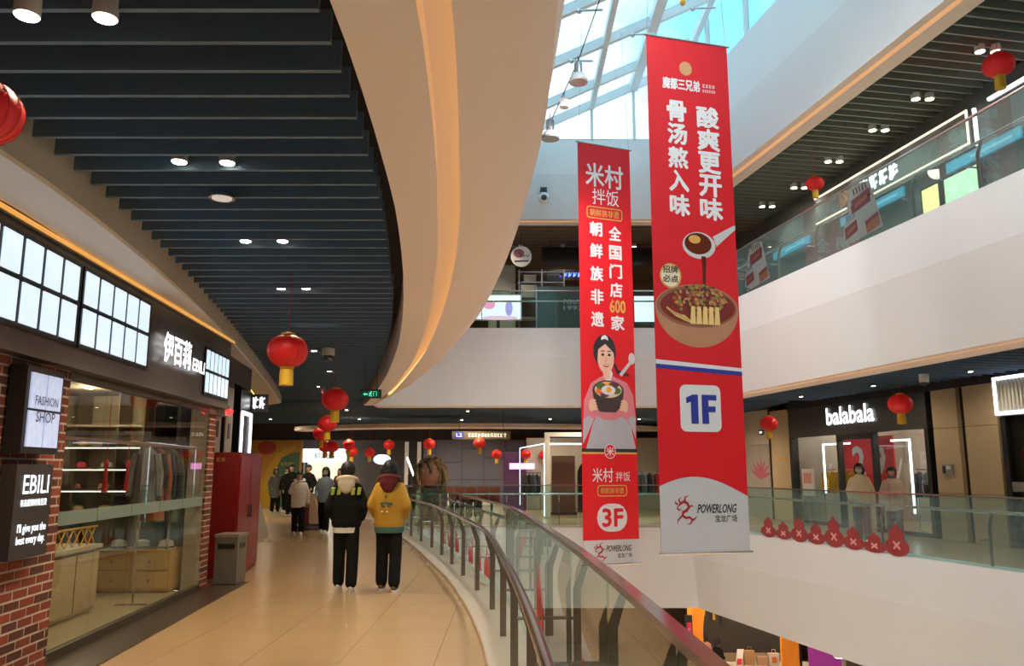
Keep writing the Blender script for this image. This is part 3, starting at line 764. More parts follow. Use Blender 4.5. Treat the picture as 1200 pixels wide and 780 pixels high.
# red knot tassels hanging in the window
for k, a in enumerate((3.75, 4.35, 5.1)):
    t = T('tassel', ('red knotted tassel hanging in the shop window above the counter', 'red knotted tassel hanging in mid window', 'red knotted tassel hanging near the clothes rail')[k], 'decoration', SF.p(a, -.4, 1.35), 0, 'red tassels in the shop window')
    MB().tube([SF.p(a, -.4, 1.72), SF.p(a, -.4, 2.9)], .004, 5).build('cord', M_stk, t)
    MB().ell(SF.p(a, -.4, 1.66), (.03, .03, .05), 8, 6).build('knot', M_stk, t)
    MB().lathe([(.015, .25), (.02, .22), (.032, 0)], SF.p(a, -.4, 1.36), 8).build('fringe', M_stk, t)
for k, (x, y_) in enumerate(((-5.6, 8.2), (-5.6, 10.4), (-6.8, 13.0))):
    t = T('ceiling_downlight', 'shop downlight %s' % ('over the panelled counter', 'over the drawer cabinet', 'before the hat shelves')[k], 'light', (x, y_, 2.88), 0, 'shop downlights')
    MB().lathe([(.06, 0), (.06, .02)], (x, y_, 2.88), 12).build('lens', M_warm, t)
    lamp('bulb', 'POINT', (x, y_, 2.7), (9, 10, 24)[k], (1, .80, .50), .12, parent=t)

# ---- past the hat shop: dark doorway, poster panels, next shop
S2 = Fr((-4.50, 11.85), (-4.92, 15.2))
tag(MB().fbox(S2, -.02, 3.35, -.35, -.30, 0, 3.46).build('wall_left_far', M_black), 'black recess wall past the hat shop', kind='structure')
tag(MB().fbox(S2, .0, 3.35, -.3, .02, 3.05, 3.46).build('wall_left_far_header', M_dark), kind='structure')
for k, (a0, a1) in enumerate(((.62, 1.12), (1.42, 1.95))):
    pn = T('poster_panel', ('beige poster panel between black frames nearer the doorway', 'beige poster panel between black frames nearer the lit shop')[k], 'panel', S2.p((a0 + a1) / 2, -.05, 1.7), 0, 'poster panels')
    MB().fbox(S2, a0 - .04, a1 + .04, -.3, .0, .0, 3.05).build('frame', M_black, pn)
    fpiece('panel', mat('poster_beige', (.42, .36, .29), .4), pn, S2, a0, a1, 0, .012, 1.55, 2.95)
    fpiece('notice', M_dark, pn, S2, a0 + .18, a1 - .18, .012, .02, 2.1, 2.35)
ns = T('shop_portal', 'black shop portal edged with white light strips beyond the red cabinet', 'shop front', S2.p(2.9, 0, 0))
MB().fbox(S2, 2.3, 3.3, -.3, .06, 0, 3.0).build('jamb', M_black, ns)
MB().fbox(S2, 3.18, 3.26, .06, .09, .1, 2.62).fbox(S2, 2.4, 3.18, .06, .09, 2.56, 2.62).fbox(S2, 2.4, 2.46, .06, .09, 1.9, 2.56).build('light_strip', M_white_led, ns)
MB().fbox(S2, 3.2, 3.3, .06, .36, 2.66, 2.98).build('blade_sign_case', M_dark, ns)
Mb = Matrix.Translation(S2.p(3.195, .06, 2.66)) @ Matrix.Rotation(PI / 2, 4, 'X')
glyphs(MB(), Mb, .03, .27, .05, .27, 2, .0, .2).build('blade_sign_letters', M_letter, ns)['kind'] = 'stuff'
# exit lamp above doorway, red
t = T('exit_lamp', 'small red glowing lamp over the dark doorway', 'light', SF.p(6.6, .12, 2.42))
MB().fbox(SF, 6.42, 6.72, -.05, .1, 2.36, 2.52).build('panel', mat('panel_grey', (.45, .43, .40), .5), t)
MB().ell(SF.p(6.52, .14, 2.42), (.05, .03, .04), 10, 6).build('lens', mat('red_glow', (1, .02, .02), emit=2.5), t)
# litter bin
c = Vector((-4.02, 11.95, 0))
t = T('litter_bin', 'slim grey steel litter bin beside the brick pier', 'bin', c)
MB().prism([(c.x - .16, c.y - .2), (c.x + .16, c.y - .2), (c.x + .16, c.y + .2), (c.x - .16, c.y + .2)], .02, .66).build('body', mat('bin_grey', (.20, .19, .17), .4, metal=.4), t)
MB().box(c.x - .17, c.x + .17, c.y - .21, c.y + .21, .66, .70).build('lid', mat('bin_lid', (.3, .29, .27), .35, metal=.4), t)
MB().box(c.x - .12, c.x + .12, c.y - .205, c.y - .2, .5, .57).build('slot', M_black, t)
MB().box(c.x + .16, c.x + .165, c.y - .12, c.y + .12, .5, .57).build('slot', M_black, t)
# tall red cabinet
t = T('red_cabinet', 'tall glossy red fire cabinet standing against the wall', 'cabinet', (-4.42, 13.2, 0))
m = mat('red_enamel', (.20, .008, .01), .3, var=.05)
MB().prism([(-4.55, 12.45), (-4.13, 12.45), (-4.30, 14.05), (-4.75, 14.05)], .02, 1.86).build('body', m, t)
Fc = Fr((-4.13, 12.45), (-4.30, 14.05))
for k in range(2):
    d = fpiece('door', mat('red_enamel_door', (.25, .01, .012), .25), t, Fc, .04 + k * .79, .80 + k * .79, 0, .015, .08, 1.8)
    fpiece('handle', M_dark, d, Fc, .70 if k == 0 else .88, .73 if k == 0 else .91, .015, .035, .85, 1.05)
glyphs(MB(), Matrix.Translation((-4.54, 12.449, 0)) @ Matrix.Rotation(PI / 2, 4, 'X'), .05, .2, 1.72, 1.78, 2, .0).build('marking', M_gold, t)['kind'] = 'stuff'
# folded sign board leaning by the shop (A-frame) further down
t = T('easel_board', 'leaning steel easel board on the walkway past the red cabinet', 'sign stand', (-6.0, 20.4, 0))
MB().hexa([(-6.15, 20.0, 0), (-6.12, 20.0, 0), (-5.98, 20.5, 0), (-6.01, 20.5, 0), (-6.75, 20.1, 1.75), (-6.72, 20.1, 1.75), (-6.58, 20.6, 1.75), (-6.61, 20.6, 1.75)]).build('board', mat('board_grey', (.4, .38, .34), .4), t)
for y_ in (20.05, 20.55): MB().tube([(-6.7, y_, 1.7), (-6.95, y_ + .1, .02)], .015, 6).build('leg', M_steel, t)
# ================================================================ LIGHTS AND HANGING THINGS
def downlight(proto_kind, x, y, z, power, label, group, col=(1, .80, .52), ang=120, can=True, r=.055, lens=None):
    t = T('ceiling_downlight', label, 'light', (x, y, z), 0, group)
    if can:
        MB().lathe([(r, 0), (r, .13)], (x, y, z), 14).build('housing', M_white if proto_kind == 'white' else mat('lamp_grey', (.3, .3, .3), .4), t, True)
    else:
        MB().lathe([(r * .9, .0), (r * 1.15, -.004), (r * 1.15, .02), (r * .9, .02)], (x, y, z), 16).build('trim_ring', M_steel, t, True)
    MB().lathe([(r * .86, -.006), (r * .86, .004)], (x, y, z), 14).build('lens', lens or M_warm, t)
    if power: lamp('bulb', 'SPOT', (x, y, z - .02), power, col, .06, ang, t)
    return t
PW = 92
dl = [(-2.17, 3.34, 'white', 'round white downlight can nearest the first lantern'), (-1.83, 3.36, 'white', 'round white downlight can above the walkway, nearer the soffit'),
      (-2.27, 5.26, 'g', 'small warm downlight of the second pair, on the shop side'), (-1.95, 5.28, 'g', 'small warm downlight of the second pair, on the soffit side'),
      (-2.45, 7.21, 'g', 'small warm downlight of the third pair, on the shop side'), (-2.11, 7.21, 'g', 'small warm downlight of the third pair, on the soffit side'),
      (-2.68, 9.19, 'g', 'small warm downlight of the fourth pair, on the shop side'), (-2.39, 9.19, 'g', 'small warm downlight of the fourth pair, on the soffit side'),
      (-3.0, 11.4, 'g', 'small warm downlight of the fifth pair, on the shop side'), (-2.7, 11.4, 'g', 'small warm downlight of the fifth pair, on the soffit side'),
      (-3.5, 14.2, 'g', 'small warm downlight short of the second lantern cluster'), (-3.9, 17.2, 'g', 'small warm downlight above the lantern cluster'),
      (-4.9, 20.5, 'g', 'small warm downlight before the end of the bulkhead')]
for k, (x, y, kd, lab) in enumerate(dl):
    downlight(kd, x, y, 3.67 if k > 1 else 3.60, PW if k > 1 else PW * .7, lab, 'walkway downlights')
for k, (x, y) in enumerate(((-1.95, .6), (-1.9, -1.6))):
    downlight('g', x, y, 3.56, PW, 'warm downlight behind the viewpoint, %s' % ('first row', 'second row')[k], 'walkway downlights')
t = downlight('g', -2.19, 5.87, 3.62, 0, 'large chrome-ringed ceiling lamp between the slats', 'walkway downlights', can=False, r=.085, lens=mat('chrome_reflector', (.8, .74, .66), .25, metal=.6, emit=.35))
for k, (x, y) in enumerate(((-9, 27), (-5.5, 27), (-1.5, 27.5), (2.5, 27), (6, 27), (-9.5, 32), (-6, 32), (-2, 32.5), (1.5, 32), (5, 32))):
    downlight('g', x, y, 3.55, 210, 'far concourse downlight, number %s from the mural side' % ('one', 'two', 'three', 'four', 'five', 'six', 'seven', 'eight', 'nine', 'ten')[k], 'far concourse downlights', ang=168)
# gallery pairs (upper) and the shop-side corridor
rp = [(8.66, 13.93), (8.43, 15.88), (8.22, 17.46), (7.94, 19.37), (7.74, 21.29), (7.36, 22.89)]
nm = ('closest to the big upper lantern', 'second pair along', 'third pair along', 'fourth pair along', 'beside the small upper lantern', 'farthest pair by the banner')
for k, (x, y) in enumerate(rp):
    for j in range(2):
        downlight('white', x + j * .29, y, 9.22, 60, 'upper gallery twin spotlight, %s, %s' % (nm[k], ('atrium side', 'shop side')[j]), 'upper gallery twin spotlights', (1, .9, .72), 125, r=.09)
for k, s_ in enumerate((8.5, 11.5, 14.5, 17.5, 20.5)):
    p = FR2.p(s_, 2.6, 3.6)
    downlight('g', p.x, p.y, 3.6, 40, 'corridor downlight before the childrenswear shops, %s' % ('one', 'two', 'three', 'four', 'five')[k], 'corridor downlights', can=False, ang=165)
for k, (x, y) in enumerate(((.3, 27.2), (1.75, 27.2), (4.2, 27), (-.6, 25.2), (3.2, 30))):
    downlight('white', x, y, 9.15, 130, 'far upper gallery downlight, %s' % ('above the round sign', 'above the black screen', 'behind the big banner', 'beside the curved soffit', 'at the back')[k], 'far upper gallery downlights', r=.08)

# atrium floodlights on a slanting cable; unseen overhead row added to brighten the banner
fl_pts = [(.86, 17.2, 8.9), (1.42, 16.2, 9.75), (1.98, 14.6, 10.9), (2.6, 11.8, 11.6), (3.0, 9.0, 11.6), (3.4, 6.0, 11.6), (3.6, 3.0, 11.6)]
cb = T('lighting_cable', 'thin black cable slanting up to the skylight', 'cable', fl_pts[0])
MB().tube([(.75, 17.4, 9.1), (1.42, 16.2, 10.25), (2.0, 14.6, 11.5), (2.6, 11.8, 12.2), (3.0, 9.0, 12.2), (3.4, 6.0, 12.2), (3.6, 3.0, 12.2)], .012, 5).build('wire', M_black, cb)
for k, p in enumerate(fl_pts):
    t = T('floodlight', ('bell-shaped grey floodlight at the lower end of the cable', 'bell-shaped grey floodlight at the middle of the cable', 'bell-shaped grey floodlight at the top beneath the skylight', 'first unseen floodlight added overhead to brighten the big banner', 'second unseen floodlight added overhead for the banner', 'third unseen floodlight added overhead for the banner', 'fourth unseen floodlight added overhead for the banner')[k], 'light', p, 0, 'atrium floodlights')
    MB().lathe([(.20, 0), (.21, .04), (.15, .16), (.10, .20)], p, 18).build('shade', mat('flood_grey', (.45, .46, .46), .35, metal=.5), t, True)
    MB().lathe([(.09, .2), (.09, .44), (.04, .48)], p, 12).build('ballast', mat('flood_dark', (.25, .26, .27), .4, metal=.5), t, True)
    MB().tube([(p[0], p[1], p[2] + .46), (p[0], p[1], p[2] + .62)], .01, 5).build('hook', M_black, t)
    MB().lathe([(.17, .01), (.17, .02)], p, 14).build('lens', mat('flood_lens', (1, .96, .9), emit=1.0), t)
    lamp('bulb', 'SPOT', (p[0], p[1], p[2] - .05), 400, (1, .93, .86), .2, 150, t)
t = T('pendant_sensor', 'small white pendant between the two lower floodlights', 'lamp', (1.15, 16.7, 9.4))
MB().lathe([(.05, 0), (.11, .02), (.10, .22), (.03, .26)], (1.15, 16.7, 9.4), 12).build('body', M_white, t, True)
MB().tube([(1.15, 16.7, 9.64), (1.15, 16.7, 9.8)], .008, 5).build('cord', M_black, t)
# white moving spotlight on the far fascia
t = T('fascia_spotlight', 'white swivel spotlight fixed to the far roof-level wall', 'light', (.95, YF - .3, 9.45))
MB().box(.85, 1.05, YF - .25, YF + .1, 9.85, 9.95).build('bracket', M_dark, t)
MB().lathe([(.06, .28), (.08, .40)], (.95, YF - .3, 9.45), 10).build('yoke', M_dark, t)
MB().ell((.95, YF - .3, 9.6), (.19, .17, .17), 14, 9).build('head', M_white, t, True)
MB().ell((.95, YF - .45, 9.56), (.09, .04, .09), 12, 6).build('lens', M_dark, t)
# dome camera, exit sign
c = (-3.14, 13.72, 3.42)
t = T('dome_camera', 'white dome security camera under the slat ceiling', 'camera', c)
MB().lathe([(.10, .1), (.11, .12), (.11, .22), (.05, .24)], c, 14).build('housing', M_white, t, True)
MB().ell((c[0], c[1], c[2] + .08), (.085, .085, .09), 12, 7).build('dome', mat('smoked_dome', (.05, .05, .06), .1), t, True)
t = T('exit_sign', 'small green running-man exit sign hung from the ceiling', 'sign', (-2.78, 15.92, 2.95))
MB().box(-2.99, -2.57, 15.90, 15.94, 2.98, 3.15).build('case', M_black, t)
mg = mat('exit_green', (.10, .8, .45), emit=.9)
MB().box(-2.97, -2.59, 15.895, 15.90, 3.0, 3.13).build('face', mat('exit_dark', (.01, .06, .03), emit=.3), t)
M = Matrix.Translation((-2.78, 15.894, 3.0)) @ Matrix.Rotation(PI / 2, 4, 'X')
mb = MB().plate(M, circ(.01, .105, .014, n=8), 0, .002)
for q in ([(.0, .085), (-.01, .05)], [(-.01, .05), (-.03, .02)], [(-.01, .05), (.02, .03), (.02, .01)], [(-.03, .08), (.03, .07)]): mb.plate(M, stroke(q, .013), 0, .002)
mb.plate(M, [(-.14, .06), (-.10, .09), (-.10, .07), (-.05, .07), (-.05, .05), (-.10, .05), (-.10, .03)], 0, .002)
mb.plate(M, stroke([(.06, .02), (.06, .11), (.12, .11), (.12, .02)], .01), 0, .002)
mb.build('pictogram', mg, t)
for x in (-2.9, -2.66): MB().tube([(x, 15.92, 3.15), (x, 15.92, 3.70)], .006, 5).build('rod', M_black, t)

# ---- red lanterns
def lantern_mesh():
    mb = MB(); n = 32; rows = []
    for i in range(13):
        a = -PI / 2 * .86 + PI * .86 * i / 12
        r = math.cos(a); rows.append([(r * .5 * (1 - .045 * (k % 2)) * math.cos(2 * PI * k / n), r * .5 * (1 - .045 * (k % 2)) * math.sin(2 * PI * k / n), .42 * math.sin(a)) for k in range(n)])
    mb.ribbon(rows, 0, True); return mb
lm = lantern_mesh().mesh('silk_globe', M_lred, True)
capm = MB().lathe([(.12, .36), (.17, .38), (.17, .44), (.08, .46)], (0, 0, 0), 16).mesh('cap', M_lgold, True)
capb = MB().lathe([(.08, -.46), (.17, -.44), (.17, -.38), (.12, -.36)], (0, 0, 0), 16).mesh('collar', M_lgold, True)
ribm = MB()
for k in range(16):
    a = 2 * PI * k / 16
    ribm.tube([(.505 * math.cos(b) * math.cos(a), .505 * math.cos(b) * math.sin(a), .425 * math.sin(b)) for b in [-1.25 + 2.5 * i / 8 for i in range(9)]], .004, 4)
ribm = ribm.mesh('ribs', mat('lantern_rib', (.45, .06, .01), .4))
M_tas = mat('lantern_tassel_gold', (.72, .45, .03), .6, var=.15, scale=60)
tasm = MB().lathe([(.15, -.45), (.165, -.5), (.17, -.85), (.02, -.86)], (0, 0, 0), 20).mesh('tassel', M_tas, True)
cordm = MB().tube([(0, 0, .45), (0, 0, 1.0)], .008, 5).mesh('cord', M_stk)
def lantern(x, y, z, dia, label, group='red lanterns', top=None, tas=1.):
    t = link(bpy.data.objects.new('red_lantern', None)); tag(t, label, 'lantern', group)
    t.matrix_basis = Matrix.Translation((x, y, z)) @ Matrix.Rotation(R.uniform(0, 1), 4, 'Z') @ Matrix.Scale(dia, 4)
    for n_, me in (('globe', lm), ('cap', capm), ('collar', capb), ('ribs', ribm), ('tassel', tasm)):
        o = link(bpy.data.objects.new(n_, me)); o.parent = t
        if n_ == 'ribs': o['kind'] = 'stuff'
    o = link(bpy.data.objects.new('cord', cordm)); o.parent = t
    if top: o.matrix_basis = Matrix.Translation((0, 0, .45)) @ Matrix.Diagonal((1, 1, (top - z - .45 * dia) / (.55 * dia), 1)) @ Matrix.Translation((0, 0, -.45))
    return t
PX = lambda u, v, Y: (lambda a, b: ((u - 600) / 950 * Y / (a - b * .16604), Y, 1.6 + (.16604 + b * .98612) * Y / (a - b * .16604)))(.98612, (390 - v) / 950)
for u, v, Y, d, lab in (
    (-25, 130, 2.75, .30, 'huge red lantern cut off beside the slat ceiling'),
    (337, 411, 8.6, .43, 'large glowing red lantern in front of the shop bulkhead'),
    (393, 468, 13.2, .43, 'dark red lantern with gold tassel below the camera dome'),
    (384, 496, 18.5, .43, 'bright red lantern just under the dark red one'),
    (376, 508, 20.5, .40, 'dull dark lantern half hidden behind a brighter one'),
    (389, 523, 25, .42, 'red lantern at the left end of the small far row'),
    (381, 523, 26, .42, 'red lantern tucked behind the far row end'),
    (409, 521, 27, .42, 'red lantern above the black jacket walker'),
    (412, 529, 29, .42, 'small red lantern just under another, above the walkers'),
    (433, 530, 31, .40, 'small red lantern between the two walkers'),
    (456, 521, 29, .40, 'red lantern above the mustard jacket walker'),
    (503, 520, 28, .42, 'red lantern above the tawny haired figure'),
    (562, 519, 28, .42, 'red lantern before the blue-grey panelled wall, nearest the portal'),
    (582, 532, 33, .42, 'red lantern beside the purple sign'),
    (590, 538, 36, .40, 'tiny red lantern below its neighbour near the purple sign'),
    (616, 532, 33, .42, 'red lantern inside the white lit portal'),
    (637, 533, 34, .40, 'red lantern by the white portal post'),
    (1055, 473, 16.2, .47, 'red lantern with gold tassel beside the balabala letters'),
    (901, 496, 23.0, .50, 'red lantern beside the big banner over the side corridor'),
    (1170, 76, 13.4, .53, 'large red lantern over the upper gallery railing'),
    (955, 215, 18.4, .42, 'small red lantern farther along the upper gallery')):
    x, y, z = PX(u, v, Y)
    top = 9.3 if z > 6 else (3.68 if x < 6 else 4.01)
    if z < 6 and x < 6:
        y2 = 3.38 + .285 * round((y - 3.38) / .285) if y < 24.2 else 24.6 + .33 * round((y - 24.6) / .33)
        x, z, y = x * y2 / y, 1.6 + (z - 1.6) * y2 / y, y2
    lantern(x, y, z, d, lab, 'red lanterns', top)
t = T('gold_ornament', 'tiny gold ornament hanging under the skylight', 'decoration', PX(800, 2, 12))
x, y, z = PX(800, 2, 12)
MB().ell((x, y, z), (.05, .05, .07), 8, 6).build('bead', M_lgold, t); MB().tube([(x, y, z + .06), (x, y, z + 2.2)], .004, 4).build('cord', M_black, t)

# ================================================================ BANNERS
M_ink = mat('print_black', (.02, .02, .025), .5); M_blue = mat('print_blue', srgb(36, 52, 150), .5); M_drag = mat('print_crimson', srgb(170, 30, 35), .5)
M_soup = mat('print_soup', srgb(120, 30, 18), .5, var=.35, scale=9); M_meat = mat('print_meat', srgb(150, 95, 55), .6, var=.55, scale=26)
M_clay = mat('print_clay', srgb(178, 128, 96), .5, var=.12, scale=3); M_clay2 = mat('print_clay_dark', srgb(140, 92, 66), .5); M_tofu = mat('print_tofu', srgb(238, 205, 130), .5, var=.1, scale=6)
M_skin_p = mat('print_skin', srgb(232, 190, 165), .5); M_pink = mat('print_pink', srgb(214, 128, 140), .55, var=.12, scale=2); M_skirt = mat('print_skirt', srgb(172, 176, 186), .55, var=.18, scale=1.2)
M_spoon = mat('print_silver', srgb(205, 205, 205), .4, var=.1); M_bowl = mat('print_stone_bowl', srgb(62, 50, 48), .5, var=.2); M_green = mat('print_green', srgb(80, 110, 50), .5); M_yolk = mat('print_yolk', srgb(245, 170, 40), .5); M_purple = mat('print_purple', srgb(90, 50, 70), .5)
def banner_frame(A, B):
    return Fr(A, B)
def dragon(mb, M, x0, y0, s, t, mi):
    mb.plate(M, stroke([(x0 + s * a, y0 + s * b) for a, b in ((.02, .62), (.16, .74), (.30, .82), (.44, .76), (.50, .62), (.40, .50), (.26, .44), (.24, .32), (.36, .24), (.52, .26), (.62, .16), (.54, .04), (.40, .0))],
                           [s * k for k in (.02, .08, .10, .10, .10, .11, .11, .10, .09, .09, .08, .05, .01)]), t, t + .002, mi)
    for q in ([(.16, .74), (.10, .90), (.2, .98)], [(.34, .84), (.36, .98), (.52, 1.04)], [(.02, .60), (.10, .52), (.20, .54)], [(.24, .34), (.06, .18), (.0, .02)], [(.5, .62), (.62, .68), (.7, .62)], [(.6, .18), (.72, .2), (.8, .3)], [(.06, .72), (-.04, .78), (-.02, .86)]):
        mb.plate(M, stroke([(x0 + s * a, y0 + s * b) for a, b in q], [s * .07, s * .055, s * .008]), t + .0006, t + .0026, mi)
def banner(name, label, A, B, zb, zt, foot_curve):
    F = Fr(A, B); t = T(name, label, 'banner', F.p(F.L / 2, 0, zb), 0, None)
    M = F.mx(0, .004, 0)
    MB().fbox(F, 0, F.L, -.004, .004, zb, zt).build('cloth', M_red, t)
    for z in (zb, zt): MB().tube([F.p(-.05, 0, z), F.p(F.L + .05, 0, z)], .022, 8).build('rod', M_steel, t)
    for a in (.02, F.L - .02): MB().tube([F.p(a, 0, zt), F.p(F.L / 2 + (a - F.L / 2) * .8, 0, zt + 3.2)], .006, 4).build('wire', M_steel, t)
    return t, F, M
# -- big banner
t, F, M = banner('hanging_banner', 'huge red banner with noodle bowl and 1F panel', (2.50, 14.0), (4.12, 14.45), .2, 9.6, True)
W = F.L; k = 9.4 / 610          # metres per unit of printed height
Yv = lambda v: .2 + (650 - v) * k     # v: height in the photograph along the left edge
Xu = lambda q: q * W                  # 0..1 across
TX = M_pwhite
def vert(t, M, chars, x0, x1, tops, hh, bold=.05, m=None):
    for c, v in zip(chars, tops):
        text(MB(), M, c, Xu(x0), Xu(x1), Yv(v + hh), Yv(v), .003, bold).build('character', m or M_pwhite, t)
text(MB(), M, '魔都三兄弟', Xu(.18), Xu(.64), Yv(106), Yv(91), .003, .04).build('brand_name', TX, t)
glyphs(glyphs(MB(), M, Xu(.67), Xu(.83), Yv(99), Yv(94), 4, .003), M, Xu(.67), Xu(.83), Yv(105), Yv(101), 6, .003).build('brand_note', TX, t)['kind'] = 'stuff'
# plain patch where the mascot face was printed
MB().plate(M, circ(Xu(.47), Yv(77), .13, .14), .002, .003).build('roundel', mat('print_tan', srgb(200, 150, 100), .5), t)
vert(t, M, '骨汤熬入味', .22, .46, (120, 149, 179, 208, 238), 27)
vert(t, M, '酸爽更开味', .58, .86, (123, 152, 181, 210, 239), 28)
# ladle
mb = MB()
mb.plate(M, circ(Xu(.55), Yv(299), .33, .25, 28), .003, .004, 0)
mb.plate(M, [(Xu(.72), Yv(287)), (Xu(1.0), Yv(270)), (Xu(1.0), Yv(276)), (Xu(.76), Yv(299))], .0035, .0045, 0)
mb.plate(M, circ(Xu(.54), Yv(297), .27, .2, 28), .005, .006, 1)
mb.plate(M, circ(Xu(.50), Yv(292), .12, .08, 16), .006, .007, 2)
mb.plate(M, stroke([(Xu(.60), Yv(312)), (Xu(.60), Yv(335)), (Xu(.59), Yv(352))], [.10, .06, .05]), .005, .006, 1)
mb.build('ladle_print', [M_spoon, mat('print_sauce', srgb(96, 34, 12), .3, var=.4, scale=5), mat('print_sauce_glint', srgb(225, 170, 90), .4)], t)
# badge
mb = MB().plate(M, circ(Xu(.20), Yv(338), .21, .23, 24), .005, .006, 0).plate(M, circ(Xu(.20), Yv(338), .18, .2, 24), .006, .007, 1)
mb.build('badge_print', [M_gold, mat('print_cream', srgb(235, 225, 195), .5)], t)
for c, v in (('招牌', 326), ('必点', 337)): text(MB(), M, c, Xu(.11), Xu(.29), Yv(v + 9), Yv(v), .009, .04).build('badge_lettering', mat('print_umber', srgb(90, 60, 20)), t)
# bowl
mb = MB()
bx, by = Xu(.5), Yv(374)
mb.plate(M, circ(bx, by, Xu(.49), .72, 24, PI, 2 * PI)[:-1] + circ(bx, by, Xu(.49), .42, 24, 0, PI)[:-1], .003, .004, 0)
mb.plate(M, circ(bx, by + .02, Xu(.47), .38, 36), .0045, .005, 1)
mb.plate(M, circ(bx + .02, by + .02, Xu(.44), .33, 36), .0055, .006, 2)
mb.build('bowl_print', [M_clay, M_clay2, M_soup], t)
mb = MB()
for i in range(150):
    a = R.uniform(0, 2 * PI); r = math.sqrt(R.random())
    x = bx + .05 + math.cos(a) * r * .52; y = by + .15 + math.sin(a) * r * .27
    mb.plate(M, circ(x, y, R.uniform(.025, .05), R.uniform(.022, .04), 7), .006 + .00002 * i, .0075 + .00002 * i, (0, 1, 2, 0, 1, 2, 3)[i % 7])
o = mb.build('minced_meat_print', [M_meat, mat('print_meat_light', srgb(190, 132, 82), .6, var=.3, scale=20), mat('print_meat_dark', srgb(84, 44, 26), .6), mat('print_scallion', srgb(120, 140, 60), .6)], t); o['kind'] = 'stuff'
for i in range(5):
    x0 = bx - .10 + i * .12
    MB().plate(M, [(x0 - .05, by - .30), (x0 + .06, by - .30), (x0 + .05, by + .02), (x0 - .02, by + .03)], .010, .011).build('tofu_print', M_tofu, t)
for i in range(4):
    MB().plate(M, stroke([(bx - .6 + i * .05, by - .02 - .04 * i), (bx - .42 + i * .05, by - .16), (bx - .2 + .03 * i, by - .25 - .01 * i)], .035), .0085, .0095).build('noodle_print', M_tofu, t)
# white and blue stripes, floor panel
MB().plate(M, [(0, Yv(446)), (W, Yv(452)), (W, Yv(447)), (0, Yv(441))][::-1], .003, .004).build('stripe', M_blue, t)
MB().plate(M, [(0, Yv(441)), (W, Yv(447)), (W, Yv(443)), (0, Yv(436))][::-1], .003, .004).build('stripe', M_pwhite, t)
def rrect(x0, x1, y0, y1, r):
    q = []
    for cx, cy, a in ((x1 - r, y1 - r, 0), (x0 + r, y1 - r, PI / 2), (x0 + r, y0 + r, PI), (x1 - r, y0 + r, 1.5 * PI)):
        q += [(cx + r * math.cos(a + i * PI / 8), cy + r * math.sin(a + i * PI / 8)) for i in range(5)]
    return q
MB().plate(M, rrect(Xu(.26), Xu(.73), Yv(517), Yv(464), .11), .003, .004).build('floor_panel', M_pwhite, t)
mb = MB()
u0, v0, us, vs_ = Xu(.33), Yv(508), Xu(.35) / 10, 33 * k / 10
P1 = lambda q: [(u0 + a * us, v0 + b * vs_) for a, b in q]
mb.plate(M, P1([(1.5, 0), (3.9, 0), (3.9, 10), (2.2, 10), (0, 8.9), (0, 6.9), (1.5, 7.5)]), .006, .008)
mb.plate(M, P1([(5.1, 0), (7.3, 0), (7.3, 4.1), (9.6, 4.1), (9.6, 6), (7.3, 6), (7.3, 8.1), (10, 8.1), (10, 10), (5.1, 10)]), .006, .008)
mb.build('floor_number', M_blue, t)
# foot: pale, with an arched top
mb = MB().plate(M, [(0, Yv(649)), (W, Yv(649))] + [(W * (1 - i / 16), Yv(589 - 22 * math.sin(PI * (.18 + .82 * (1 - i / 16)) ** 1.0) * (1 if 1 else 0))) for i in range(17)], .003, .004)
mb.build('foot_panel', mat('print_pale', (.62, .63, .66), .55, var=.02), t)
mb = MB(); dragon(mb, M, Xu(.18), Yv(619), .47, .006, 0); mb.build('dragon_logo', M_drag, t)
text(MB(), M, 'POWERLONG', Xu(.41), Xu(.865), Yv(607), Yv(597), .006, .035, .35).build('logo_lettering', M_ink, t)
text(MB(), M, '宝龙广场', Xu(.61), Xu(.865), Yv(617), Yv(609), .006, .02).build('logo_lettering', M_ink, t)

# -- tall narrow banner
t, F, M = banner('hanging_banner', 'narrower red banner with rice bowl woman and 3F panel', (1.62, 19.0), (2.98, 19.55), -.55, 9.6, False)
W = F.L; k = 10.15 / 497
Yv = lambda v: -.55 + (662 - v) * k
text(MB(), M, '米村', Xu(.14), Xu(.86), Yv(219), Yv(189), .003, .022).build('brand_name', TX, t)
text(MB(), M, '拌饭', Xu(.26), Xu(.77), Yv(241), Yv(221), .003, -.005).build('brand_name', TX, t)
def badge_line(v0, v1, x0, x1):
    a = rrect(Xu(x0), Xu(x1), Yv(v1), Yv(v0), .08); b = rrect(Xu(x0) + .025, Xu(x1) - .025, Yv(v1) + .025, Yv(v0) - .025, .06)
    n = len(a); mb = MB().add([M @ Vector((*q, .004)) for q in a] + [M @ Vector((*q, .004)) for q in b], [(i, (i + 1) % n, n + (i + 1) % n, n + i) for i in range(n)])
    mb.build('badge_outline', M_gold, t)
    text(MB(), M, '朝鲜族非遗', Xu(x0 + .06), Xu(x1 - .06), Yv(v1 - 3), Yv(v0 + 3), .004, .01).build('badge_lettering', M_gold, t)
badge_line(244, 259, .15, .83)
vert(t, M, '朝鲜族非遗', .20, .44, (263, 290, 318, 346, 373), 18, .04)
vert(t, M, '全国门店', .56, .80, (266, 290, 313, 336), 18, .04)
text(MB(), M, '600', Xu(.55), Xu(.85), Yv(373), Yv(357), .003, .03).build('character', M_gold, t)
text(MB(), M, '家', Xu(.57), Xu(.82), Yv(394), Yv(376), .003, .04).build('character', TX, t)
# printed woman with stone bowl
mb = MB()
# local printed coords in units of width (x) and photo height (v)
def pl(pts, mi, d): mb.plate(M, [(Xu(a), Yv(v)) for a, v in pts], .003 + d * .0012, .004 + d * .0012, mi)
